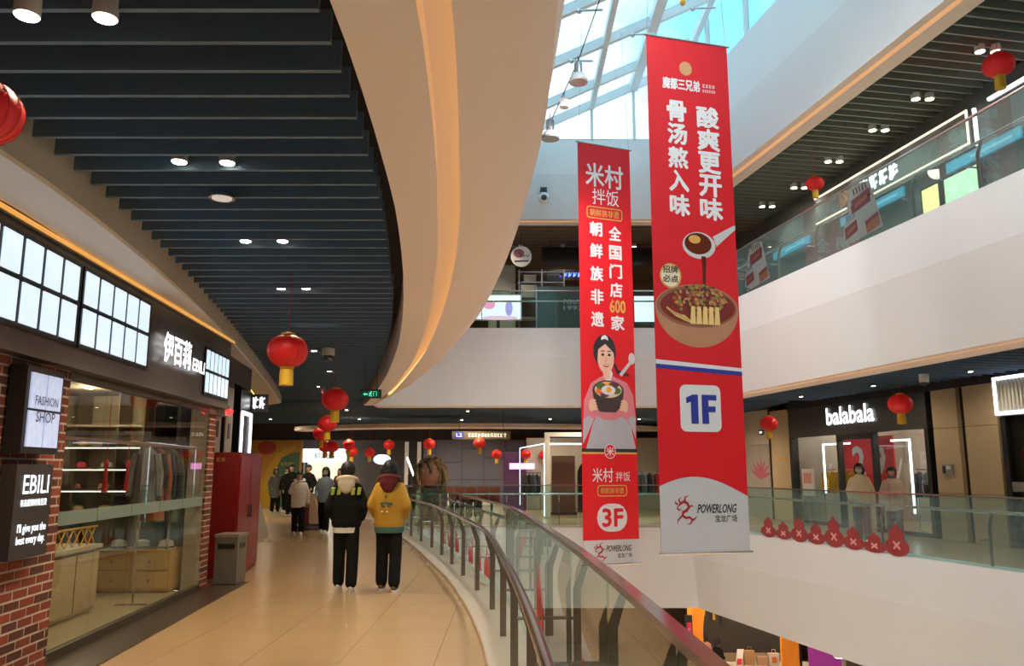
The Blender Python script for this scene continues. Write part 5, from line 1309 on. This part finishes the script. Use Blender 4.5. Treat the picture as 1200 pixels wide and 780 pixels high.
MB().plate(FU.mx(0, .1, 0), circ(7.7, 8.5, .22, n=18), .01, .03).build('logo_disc', mat('logo_brown', (.35, .12, .06), .5), s1)
fpiece('light_post', M_white_led, s1, FU, 12.18, 12.23, .0, .06, 8.1, 8.9)
M_bl = mat('blue_strip', (.04, .30, .48), .4, emit=.35)
for k, (a, b) in enumerate(((3.9, 5.9), (7.4, 9.9), (11.3, 13.3), (14.6, 17))):
    t = T('blue_sign_strip', 'blue strip sign on the upper gallery, %s' % ('nearest the big banner', 'below the warm light frame', 'beside the light post', 'at the near end')[k], 'sign', FU.p(a, .1, 7.8), 0, 'blue strip signs')
    fpiece('board', M_bl, t, FU, a, b, .0, .05, 7.82, 8.05)
    fpiece('lettering_band', mat('pale_blue_ink', (.18, .50, .66), .5, emit=.3), t, FU, a + .7, b - .2, .05, .054, 7.9, 7.97)
t = T('menu_screen', 'glowing green menu screen in the upper gallery', 'screen', FU.p(11.7, .1, 7)); fpiece('case', M_black, t, FU, 11.2, 12.25, -.05, .08, 6.95, 7.75); fpiece('screen', mat('menu_green', (.35, .8, .35), emit=1.3, var=.5, scale=5), t, FU, 11.25, 12.2, .08, .09, 7.0, 7.7)
t = T('menu_screen', 'narrow yellow menu screen beside the green one', 'screen', FU.p(10.8, .1, 7)); fpiece('case', M_black, t, FU, 10.5, 11.1, -.05, .08, 6.95, 7.75); fpiece('screen', mat('menu_yellow', (.85, .85, .25), emit=1.2, var=.3, scale=4), t, FU, 10.55, 11.05, .08, .09, 7.0, 7.7)
t = T('gallery_counter', 'pale counter in front of the gallery menu screens', 'counter', FU.p(9, .8, Z3)); MB().fbox(FU, 5, 12.5, .5, 1.0, Z3 + .02, Z3 + 1.0).build('body', mat('counter_pale', (.4, .42, .4), .4), t); fpiece('top', M_steel, t, FU, 4.95, 12.55, .45, 1.05, Z3 + 1.0, Z3 + 1.05)
t = T('light_line', 'long white light line on the near upper gallery shop', 'light', FU.p(15, 0, 8.9)); MB().fbox(FU, 12.6, 20, .0, .06, 8.88, 8.94).build('tube', M_white_led, t); MB().fbox(FU, 12.6, 20, -.1, 0, 8.84, 8.98).build('channel', M_dark, t)

# ================================================================ FAR END, UPPER GALLERY
tag(MB().box(-6, 10, 33, 33.2, Z3, Z3 + 3.8).build('wall_far_upper', mat('far_upper_wall', (.26, .2, .15), .6, var=.2, scale=.7)), 'brown back wall of the far upper gallery', kind='structure')
t = T('round_sign', 'round white hanging shop sign with a pink blossom', 'sign', (.3, 25.7, 8.1))
M = Matrix.Translation((.3, 25.67, 8.45)) @ Matrix.Rotation(PI / 2, 4, 'X')
MB().plate(M, circ(0, 0, .34, n=28), -.03, .03).build('disc', mat('disc_white', (.6, .58, .58), .4, emit=.15), t)
MB().plate(M, circ(-.08, .1, .18, .15, 14), .03, .034).build('blossom', mat('disc_pink', (.55, .25, .32), .5), t)
MB().plate(M, stroke([(-.04, .1), (.0, -.03), (.06, .04), (.1, -.02), (.15, .05), (.2, -.02), (.27, .06)], .028), .034, .038).build('script_mark', M_dark, t); MB().plate(M, stroke([(-.22, -.17), (.24, -.15)], .05), .03, .034).build('underline', M_dark, t)
MB().tube([(.3, 25.7, 8.78), (.3, 25.7, 9.3)], .01, 5).build('rod', M_black, t)
t = T('led_screen', 'bright pink and white advertising screen behind the glass', 'screen', (-.4, 26, 6.4))
MB().box(-1.2, .32, 26, 26.12, 6.40, 7.26).build('case', M_white, t)
pbox('screen', mat('screen_lilac', (.80, .76, .95), emit=.95, var=.15, scale=1.5), t, -1.16, .28, 25.985, 26, 6.44, 7.22)
M = Matrix.Translation((-.4, 25.983, 6.8)) @ Matrix.Rotation(PI / 2, 4, 'X')
for c, x, y_, a, b in ((mat('screen_pink', (.8, .3, .5), emit=.8), -.35, .12, .2, .16), (mat('screen_violet', (.4, .3, .7), emit=.8), .3, 0, .12, .26), (mat('screen_rose', (.85, .5, .65), emit=.8), .0, -.32, .6, .07)):
    MB().plate(M, circ(x, y_, a, b, 16), .002, .004).build('picture', c, t)
MB().box(-.5, -.4, 26.0, 26.1, Z3, 6.4).build('stand', M_dark, t)
t = T('kiosk_cabinet', 'tall white kiosk cabinet next to the round sign', 'cabinet', (-.2, 27, Z3))
MB().box(-.8, .12, 27, 27.6, Z3 + .02, 8.5).build('body', mat('kiosk_white', (.55, .58, .58), .4), t)
pbox('door', mat('kiosk_door', (.6, .63, .63), .35), t, -.74, .06, 26.98, 27, Z3 + .2, 8.4); pbox('handle', M_steel, t, -.02, .01, 26.95, 26.98, 7.2, 7.8)
t = T('kitchen_unit', 'stainless kitchen shelving with white boxes', 'shelf', (.9, 26.6, Z3))
for x in (.22, .98, 1.72): pbox('upright', M_steel, t, x, x + .04, 26.4, 26.44, Z3, 8.2)
for z in (Z3 + .9, 7.25, 7.75, 8.1): pbox('shelf_board', M_steel, t, .2, 1.76, 26.4, 26.9, z, z + .03)
for k, (x, z, w_, h_, c) in enumerate(((.3, 7.28, .5, .4, (.6, .62, .62)), (1.1, 7.28, .45, .35, (.5, .52, .52)), (.4, 7.78, .4, .25, (.62, .6, .55)), (1.2, 7.78, .4, .28, (.2, .2, .22)))):
    b = T('storage_box', ('large white box on the middle kitchen shelf', 'grey box on the middle kitchen shelf', 'pale box on the upper kitchen shelf', 'dark box on the upper kitchen shelf')[k], 'box', (x + w_ / 2, 26.65, z), 0, 'kitchen boxes')
    MB().box(x, x + w_, 26.45, 26.85, z + .003, z + h_ - .04).build('base', mat('kbox_%d' % k, c, .4), b); MB().box(x - .01, x + w_ + .01, 26.44, 26.86, z + h_ - .04, z + h_).build('lid', M_white, b)
for k, (x0, x1) in enumerate(((1.0, 2.6), (3.6, 5.4))):
    t = T('menu_board', ('black hanging screen left of the narrow banner', 'black hanging screen between the two banners')[k].replace('left of', 'beside'), 'screen', ((x0 + x1) / 2, 26.5, 8.3), 0, 'black hanging screens')
    MB().box(x0, x1, 26.5, 26.58, 8.34, 9.0).build('case', M_black, t)
    pbox('screen', mat('screen_off', (.02, .02, .022), .15), t, x0 + .04, x1 - .04, 26.49, 26.5, 8.38, 8.96)
    for x in (x0 + .3, x1 - .3): MB().tube([(x, 26.54, 9.0), (x, 26.54, 9.4)], .015, 5).build('rod', M_black, t)
t = T('neon_sign', 'blue neon sign on a black board below the hanging screen', 'sign', (1.9, 27.5, 8.2))
MB().box(1.2, 2.9, 27.67, 27.73, 8.15, 8.52).build('board', M_black, t)
M = Matrix.Translation((1.2, 27.668, 8.15)) @ Matrix.Rotation(PI / 2, 4, 'X'); mb = MB(); x = .12
for i in range(9):
    mb.plate(M, stroke([(x, .1), (x + .03, .26), (x + .08, .14), (x + .11, .25)], .022), .002, .012); x += .165
o = mb.build('neon_strokes', mat('neon_blue', (.08, .16, 1), emit=3), t); o['kind'] = 'stuff'
for x in (1.3, 2.8): MB().tube([(x, 27.7, 8.52), (x, 27.7, 9.3)], .01, 5).build('rod', M_black, t)
t = T('glass_screen', 'glass partition with FOUND 1993 lettering', 'partition', (2.1, 25, Z3))
MB().box(.75, 3.6, 25, 25.02, Z3 + .02, 7.3).build('pane', glass('partition_glass', (.45, .55, .53), 1.45, .05, .25), t)
M = Matrix.Translation((0, 24.995, 0)) @ Matrix.Rotation(PI / 2, 4, 'X')
text(MB(), M, 'FOUND', 1.62, 2.42, 6.74, 6.88, .004, .02).build('lettering', M_pwhite, t); text(MB(), M, '1993', 1.62, 2.2, 6.54, 6.68, .004, -.01).build('lettering', M_pwhite, t)
for x in (.75, 3.56): MB().box(x, x + .04, 24.99, 25.03, Z3, 7.3).build('post', M_steel, t)
t = T('light_box', 'bright white light box seen between the two banners', 'sign', (4.5, 26, 6.4)); MB().box(3.95, 5.4, 26, 26.1, 6.3, 7.25).build('case', M_dark, t); pbox('face', mat('box_white', (.85, .95, 1), emit=1.0, var=.2, scale=2), t, 4.0, 5.35, 25.985, 26, 6.35, 7.2); MB().box(4.5, 4.6, 26, 26.08, Z3, 6.3).build('stand', M_dark, t)

# ================================================================ FAR CONCOURSE, WALKWAY LEVEL
M_dkb = mat('far_bulkhead', (.05, .045, .045), .6)
tag(MB().box(-15, 10, 37.5, 37.7, 0, 4.2).build('wall_concourse', mat('concourse_wall', (.14, .12, .12), .6)), 'dark back wall of the far concourse', kind='structure')
tag(MB().box(-14, 8.4, 36, 36.3, 2.88, 3.7).build('trim_14', M_dkb), 'dark bulkhead above the far shops', kind='structure')
# curved beige soffit edge
rows = [[(-4.6 + 7.5 * math.cos(a), 33.5 - 3.2 * math.sin(a), 3.30), (-4.6 + 7.5 * math.cos(a), 33.5 - 3.2 * math.sin(a), 3.16), (-4.6 + 7.3 * math.cos(a), 33.5 - 3.0 * math.sin(a), 3.14), (-4.6 + 6.2 * math.cos(a), 33.5 - 2.2 * math.sin(a), 3.14)] for a in [PI * i / 24 for i in range(25)]]
o = tag(MB().ribbon([[(q[0] + 3.2, q[1], q[2]) for q in r] for r in rows]).build('trim_15', M_cream), 'curved beige soffit over the far panelled wall', kind='structure')
# mural wall
t = T('mural_wall', 'colourful mural wall of orange, yellow and green curves', 'mural', (-10.8, 36, 0))
MB().box(-13.5, -9.2, 35.9, 36, 0, 2.88).build('backing', mat('mural_orange', (.55, .27, .05), .5), t)
M = Matrix.Translation((-9.2, 35.9, 0)) @ Matrix.Rotation(PI / 2, 4, 'X')
MB().plate(M, circ(-.1, 1.0, 1.35, 1.35, 20, PI / 2, 1.5 * PI), .004, .006).build('green_disc', mat('mural_green', (.07, .17, .11), .5), t)
MB().plate(M, stroke([(-1.5, 0), (-1.6, 1.0), (-1.0, 2.2), (-.3, 2.6)], [.4, .35, .3, .2]), .006, .008).build('yellow_band', mat('mural_yellow', (.6, .36, .05), .5), t)
MB().plate(M, circ(-1.55, 2.55, .42, .3, 16), .008, .010).build('red_disc', mat('mural_red', (.45, .06, .05), .5), t)
MB().plate(M, circ(-2.7, 2.2, .6, .5, 16), .006, .008).build('grey_disc', mat('mural_grey', (.2, .22, .16), .5), t)
glyphs(MB(), M, -.9, -.3, 1.78, 1.92, 4, .012).build('lettering', M_gold, t)['kind'] = 'stuff'
# bright clothing shop
t = T('far_shop_front', 'bright shop with white sign at the end of the concourse', 'shop front', (-8.4, 36, 0))
MB().box(-9.15, -7.3, 35.9, 36.2, 1.92, 2.5).build('sign_box', mat('sign_white', (.8, .9, .92), emit=1.25), t)
text(MB(), Matrix.Translation((-9.15, 35.9, 0)) @ Matrix.Rotation(PI / 2, 4, 'X'), 'BOSIDENG', .5, 1.4, 2.08, 2.32, .004, .03).build('sign_letters', M_ink, t)
for x in (-9.2, -7.35): pbox('jamb', M_dark, t, x, x + .08, 35.95, 36.2, 0, 1.92)
pbox('glowing_interior', mat('shop_glow', (1, .62, .42), emit=.75, var=.7, scale=3), t, -9.1, -7.35, 36.6, 36.7, 0, 1.92)
t = T('light_pillar', 'white light pillar beside the bright far shop', 'light', (-7.0, 35.5, 0)); pbox('tube', M_white_led, t, -7.02, -6.96, 35.48, 35.52, .6, 2.4); pbox('base', M_dark, t, -7.1, -6.88, 35.4, 35.6, 0, .6)
t = T('light_pillar', 'slanting white light bar behind the walkers', 'light', (-4.1, 34, 0)); MB().tube([(-4.35, 34, 2.1), (-4.0, 34, 1.2)], .045, 6).build('tube', M_white_led, t); MB().tube([(-4.0, 34, 1.2), (-4.0, 34, 0)], .03, 6).build('base', M_dark, t)
t = T('display_light', 'pale blue glowing display above the walkers', 'light', (-5.2, 32.85, 1.7)); MB().ell((-5.2, 32.85, 2.0), (.35, .1, .2), 12, 7).build('globe', mat('pale_blue_glow', (.5, .75, 1), emit=1.4), t); MB().tube([(-5.2, 32.85, 2.2), (-5.2, 32.85, 3.65)], .01, 5).build('cord', M_black, t)
# panelled blue-grey wall
pw = T('panelled_wall', 'blue-grey panelled wall past the far railing', 'wall panel', (-1.4, 36, 0))
MB().box(-3.9, .6, 35.95, 36.2, 0, 2.9).build('backing', mat('violet_grey_dark', (.10, .10, .15), .5), pw)
M_vio = mat('violet_grey', (.22, .22, .32), .45, var=.12, scale=1.2)
x = -3.88
for k, w_ in enumerate((.55, 1.15, .95, .95, .85)):
    for z0, z1 in ((.05, 1.15), (1.18, (2.3, 1.9, 2.5, 2.1, 2.4)[k]), ((2.33, 1.93, 2.53, 2.13, 2.43)[k], 2.88)): pbox('panel', M_vio, pw, x, x + w_ - .03, 35.9, 35.95, z0, z1)
    x += w_
for k, x in enumerate((-4.7, -4.15)):
    t = T('door_frame', ('pale lit door frame strip on the dark wall', 'pale lit door frame strip next to the panelled wall')[k], 'door frame', (x, 36, 0), 0, 'lit door frame strips'); pbox('strip', mat('pale_strip', (.6, .5, .42), .5, emit=.2), t, x, x + .16, 35.9, 36, 0, 2.8); pbox('edge', M_black, t, x + .16, x + .28, 35.9, 36, 0, 1.4)
# hanging direction sign
t = T('direction_sign', 'long bronze hanging direction sign marked L2', 'sign', (-1.1, 28, 2.6))
MB().box(-2.05, -.05, 28, 28.08, 2.62, 2.9).build('board', mat('sign_bronze', (.16, .125, .07), .35, metal=.5), t)
M = Matrix.Translation((-2.05, 27.998, 2.62)) @ Matrix.Rotation(PI / 2, 4, 'X'); me = mat('sign_print', (.8, .78, .65), emit=.5)
glyphs(MB(), M, .55, 1.75, .07, .21, 11, .004, .16).plate(M, [(1.80, .07), (1.83, .07), (1.83, .16), (1.87, .16), (1.815, .22), (1.76, .16), (1.80, .16)], .004, .006).build('lettering', me, t)['kind'] = 'stuff'
fpiece('level_mark', M_blue, t, Fr((-2.05, 28), (0, 28)), .08, .4, .0, .01, 2.66, 2.88); text(MB(), M, 'L2', .14, .34, .09, .21, .014, .02).build('level_lettering', M_pwhite, t)
for x in (-1.8, -.3): MB().tube([(x, 28.04, 2.9), (x, 28.04, 3.62)], .01, 5).build('rod', M_black, t)
# shaggy-haired head sculpture
t = T('head_sculpture', 'giant tawny shaggy-haired head sculpture behind the far railing', 'sculpture', (-2.56, 26, 0))
MB().lathe([(.30, .0), (.32, .05), (.25, .5), (.22, 1.2)], (-2.56, 26, 0), 16).build('plinth', M_dark, t, True)
mb = MB(); mb.ell((-2.56, 26, 1.52), (.40, .38, .44), 18, 12); mb.build('head', mat('head_clay', (.36, .20, .12), .6), t, True)
MB().ell((-2.60, 25.72, 1.34), (.27, .14, .24), 14, 9).build('face', mat('face_clay', (.30, .12, .07), .6, var=.3, scale=5), t, True)
HM = [mat('tawny_hair', (.22, .155, .065), .7, var=.45, scale=9, bump=.4), mat('tawny_hair_dark', (.09, .065, .03), .7, var=.4, scale=9), mat('tawny_hair_light', (.34, .24, .11), .7, var=.3, scale=9)]
mb = MB()
for i in range(170):
    a = R.uniform(0, 2 * PI); el = R.uniform(.15, 1.45); front = math.sin(a) < -.55
    if front and el < .55: continue
    d0 = Vector((math.cos(a) * math.cos(el) * .40, math.sin(a) * math.cos(el) * .38, math.sin(el) * .44)); c = Vector((-2.56, 26, 1.52)); ln = R.uniform(.25, .45) if front else R.uniform(.45, .8); sw = R.uniform(-.14, .14)
    mb.tube([c + d0 * .98, c + d0 * 1.14 + Vector((sw * .3, 0, -.03)), c + Vector((d0.x * 1.24 + sw, d0.y * 1.24, d0.z - ln * .55)), c + Vector((d0.x * 1.12 + sw * .5, d0.y * 1.15, d0.z - ln))], [.04, .055, .045, .012], 5, i % 3)
o = mb.build('hair', HM, t, True); o['kind'] = 'stuff'
# portal shop past the far railing
pt = T('display_portal', 'tall white portal frame with light strips past the far railing', 'shop front', (2.2, 28, 0))
MB().box(1.12, 1.30, 28, 28.2, 0, 2.86).build('post', M_white, pt); MB().box(3.6, 3.78, 28, 28.2, 0, 2.86).build('post', M_white, pt); MB().box(1.30, 3.6, 28, 28.2, 2.72, 2.86).build('lintel', M_white, pt)
MB().box(1.30, 3.6, 28.3, 28.34, 2.45, 2.50).build('light_strip', M_white_led, pt); MB().tube([(1.2, 28.2, 2.5), (.3, 31, 2.4)], .016, 6).build('light_strip', M_white_led, pt); MB().box(1.085, 1.105, 28.02, 28.05, .05, 2.5).build('light_strip', M_white_led, pt); MB().tube([(.3, 31, 2.4), (.3, 31, .3)], .012, 6).build('light_strip', M_white_led, pt)
t = T('brown_partition', 'brown fabric partition inside the white portal', 'partition', (1.9, 30, 0)); pbox('panel', mat('brown_panel', (.13, .065, .05), .6), t, 1.45, 2.3, 30, 30.1, .1, 2.1); pbox('foot', M_dark, t, 1.4, 2.35, 29.9, 30.2, 0, .1)
t = T('arched_mirror', 'dark arched mirror next to the brown partition', 'mirror', (2.9, 30.3, 0)); M = Matrix.Translation((2.85, 30.3, 0)) @ Matrix.Rotation(PI / 2, 4, 'X')
ar = [(-.45, .05), (.45, .05), (.45, 1.4)] + circ(0, 1.4, .45, .55, 12, 0, PI) + [(-.45, 1.4)]
MB().plate(M, ar, -.05, 0).build('frame', M_dark, t); MB().plate(M, [(a * .92, .06 + b * .96) for a, b in ar], 0, .004).build('mirror_glass', mat('mirror_dark', (.08, .08, .09), .1, metal=.7), t)
tag(MB().box(.6, 8.3, 34, 34.2, 0, 2.9).build('wall_portal', mat('portal_wall', (.45, .42, .40), .5)), 'pale wall behind the portal shop', kind='structure')
FP = Fr((.4, 31.5), (1.4, 30.4))
rail_clothes(Fr((.35, 30.0), (1.0, 30.0)), .02, .68, 0, 1.5, .8, (3, 3, 5, 3), 'on the rail behind the portal post', 4)
rail_clothes(Fr((4.2, 29.5), (6.4, 29.5)), .1, 1.9, 0, 1.55, .8, (3, 5, 3, 2, 3), 'beyond the big banner', 7)
t = T('purple_kiosk', 'purple kiosk with a glowing pink sign far behind', 'kiosk', (-.2, 33, 0)); MB().box(-.35, .55, 33, 33.5, 0, 2.3).build('body', mat('kiosk_purple', (.12, .05, .16), .5), t); pbox('sign', mat('sign_magenta', (.95, .35, .85), emit=1.6), t, -.1, .9, 32.95, 33.0, 1.62, 1.85)
t = T('seat_row', 'row of red waiting seats behind the far railing', 'seat', (-1.6, 30, 0))
for k in range(5):
    x = -2.5 + k * .42; s_ = MB().box(x, x + .38, 30, 30.08, .45, .98).build('seat_back', mat('seat_red', (.42, .10, .08), .5), t); MB().box(x, x + .38, 29.6, 30, .42, .47).build('seat_pad', mat('seat_red', (.42, .10, .08), .5), t)
for x in (-2.5, -.45): MB().box(x, x + .05, 29.65, 30.05, 0, .42).build('leg', M_steel, t)
t = T('lounge_chair', 'maroon and tan upholstered swivel chair on a dark round base', 'chair', (-4.95, 22.6, 0))
c = (-5.45, 22.6, 0)
MB().lathe([(.36, 0), (.36, .05), (.30, .14), (.08, .18)], (-5.5, 22.6, 0), 18).build('base', mat('chair_base', (.05, .02, .02), .5), t, True)
MB().hexa([(-5.85, 22.45, .16), (-5.45, 22.35, .16), (-5.40, 22.8, .16), (-5.8, 22.85, .16), (-5.7, 22.55, .95), (-5.45, 22.5, .95), (-5.42, 22.75, .95), (-5.66, 22.78, .95)]).build('backrest', mat('chair_maroon', (.12, .02, .025), .7), t)
MB().hexa([(-5.45, 22.3, .16), (-5.15, 22.35, .16), (-5.15, 22.8, .16), (-5.45, 22.8, .16), (-5.52, 22.5, .98), (-5.38, 22.5, .9), (-5.38, 22.75, .9), (-5.5, 22.75, .98)]).build('side_cushion', mat('chair_tan', (.40, .27, .18), .7), t)

# ================================================================ LOWER LEVEL
ZL = -F2F
tag(MB().box(-14, 14, 36, 36.2, ZL, -1.6).build('wall_lower', mat('lower_wall', (.22, .15, .08), .6, var=.3, scale=.6)), 'brown back wall of the lower level', kind='structure')
t = T('orange_column', 'glowing orange arched column on the lower level', 'column', (6.0, 26.5, ZL))
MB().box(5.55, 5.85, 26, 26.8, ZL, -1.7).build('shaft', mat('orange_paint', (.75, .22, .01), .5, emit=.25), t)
rows = []
for i in range(9):
    a = PI / 2 * i / 8; rows.append([(5.85 + .75 * (1 - math.cos(a)), 26, -3.4 + 1.5 * math.sin(a)), (5.85 + .75 * (1 - math.cos(a)), 26.8, -3.4 + 1.5 * math.sin(a)), (5.85, 26.8, -1.7), (5.85, 26, -1.7)])
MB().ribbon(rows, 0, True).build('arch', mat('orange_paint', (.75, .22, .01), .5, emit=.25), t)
t = T('vertical_sign', 'narrow red vertical sign by the orange column', 'sign', (5.35, 25.6, -4.4)); MB().box(5.25, 5.45, 25.6, 25.7, -4.2, -2.75).build('board', M_black, t); fpiece('face', mat('sign_red', (.5, .02, .05), emit=.4), t, Fr((5.25, 25.6), (6, 25.6)), .03, .17, 0, .01, -4.1, -2.95)
glyphs(glyphs(glyphs(MB(), Matrix.Translation((5.25, 25.589, 0)) @ Matrix.Rotation(PI / 2, 4, 'X'), .06, .14, -3.3, -3.1, 1, .002), Matrix.Translation((5.25, 25.589, 0)) @ Matrix.Rotation(PI / 2, 4, 'X'), .06, .14, -3.6, -3.4, 1, .002, seed=5), Matrix.Translation((5.25, 25.589, 0)) @ Matrix.Rotation(PI / 2, 4, 'X'), .06, .14, -3.9, -3.7, 1, .002, seed=8).build('lettering', M_pwhite, t)['kind'] = 'stuff'; MB().box(5.3, 5.4, 25.62, 25.68, ZL, -4.2).build('pole', M_black, t)
t = T('food_counter', 'food counter with a pale top on the lower level', 'counter', (7.4, 27.0, ZL)); MB().box(6.4, 9.5, 26.2, 26.8, ZL + .02, ZL + 1.25).build('body', M_wood, t); pbox('top', mat('counter_white', (.6, .57, .5), .4), t, 6.35, 9.55, 26.15, 26.85, ZL + 1.25, ZL + 1.3)
for k, (x, c, lab) in enumerate(((7.35, (.42, .25, .12), 'brown paper bag on the lower-level counter by the black coat'), (8.1, (.75, .68, .6), 'white carrier bag with orange mark on the lower-level counter'), (7.75, (.5, .32, .2), 'small tan box bag between the two counter bags'))):
    z = ZL + 1.3; b = T('paper_bag', lab, 'bag', (x, 26.45, z)); h_ = (.42, .34, .24)[k]
    MB().hexa([(x - .15, 26.36, z), (x + .15, 26.36, z), (x + .15, 26.54, z), (x - .15, 26.54, z), (x - .16, 26.38, z + h_), (x + .16, 26.38, z + h_), (x + .16, 26.52, z + h_), (x - .16, 26.52, z + h_)]).build('body', mat('bag_%d' % k, c, .7), b)
    MB().tube([(x - .06, 26.4, z + h_), (x - .05, 26.4, z + h_ + .12), (x + .05, 26.4, z + h_ + .12), (x + .06, 26.4, z + h_)], .012, 5).build('handle', mat('bag_%d' % k, c, .7), b)
    if k == 1: MB().box(x - .07, x + .07, 26.352, 26.36, z + .08, z + .24).build('mark', mat('orange_mark', (.8, .25, .02), .5), b)
t = T('menu_card', 'tilted red and white menu card on the counter', 'sign', (7.05, 26.4, ZL + 1.3)); MB().hexa([(6.9, 26.35, ZL + 1.3), (7.1, 26.35, ZL + 1.3), (7.1, 26.4, ZL + 1.3), (6.9, 26.4, ZL + 1.3), (7.0, 26.45, ZL + 1.75), (7.2, 26.45, ZL + 1.75), (7.2, 26.5, ZL + 1.75), (7.0, 26.5, ZL + 1.75)]).build('card', M_pwhite, t); MB().hexa([(6.93, 26.345, ZL + 1.32), (7.08, 26.345, ZL + 1.32), (7.08, 26.35, ZL + 1.32), (6.93, 26.35, ZL + 1.32), (6.97, 26.395, ZL + 1.5), (7.12, 26.395, ZL + 1.5), (7.12, 26.4, ZL + 1.5), (6.97, 26.4, ZL + 1.5)]).build('print', M_stk, t)
t = T('kitchen_wall_unit', 'dark kitchen unit with hanging utensils behind the counter', 'shelf', (8, 30, ZL)); MB().box(6.6, 10, 30, 30.5, ZL + .9, -2.4).build('cabinet', mat('unit_dark', (.06, .05, .045), .5), t)
for k in range(9): MB().tube([(6.8 + k * .33, 29.9, -3.0), (6.8 + k * .33, 29.9, -3.5 - .12 * (k % 3))], [.02, .06], 6).build('utensil', (M_steel, M_lgold, M_dark)[k % 3], t)
MB().box(6.6, 10, 29.88, 29.92, -3.0, -2.96).build('rail', M_steel, t); MB().box(6.6, 10, 30, 30.5, ZL, ZL + .9).build('base', M_wood, t)
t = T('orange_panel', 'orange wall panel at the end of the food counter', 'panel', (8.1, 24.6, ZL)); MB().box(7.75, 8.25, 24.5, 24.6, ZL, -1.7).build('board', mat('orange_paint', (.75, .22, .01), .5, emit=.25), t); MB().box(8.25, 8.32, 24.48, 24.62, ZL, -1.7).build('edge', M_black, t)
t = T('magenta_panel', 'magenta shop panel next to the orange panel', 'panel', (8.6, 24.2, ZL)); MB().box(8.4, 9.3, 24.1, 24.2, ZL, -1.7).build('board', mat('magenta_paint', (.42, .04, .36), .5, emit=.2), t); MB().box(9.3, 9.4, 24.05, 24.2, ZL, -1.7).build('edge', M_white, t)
for k, (x, y) in enumerate(((7, 25.5), (9, 28), (4, 27))):
    t = T('ceiling_downlight', 'lower-level lamp %s' % ('over the food counter', 'over the kitchen unit', 'by the vertical sign')[k], 'light', (x, y, -2.0), 0, 'lower-level lamps')
    MB().lathe([(.08, -.02), (.09, .0), (.09, .05)], (x, y, -2.0), 12).build('lens', M_warm, t)
    lamp('bulb', 'POINT', (x, y, -2.2), 110, (1, .82, .58), .12, parent=t)
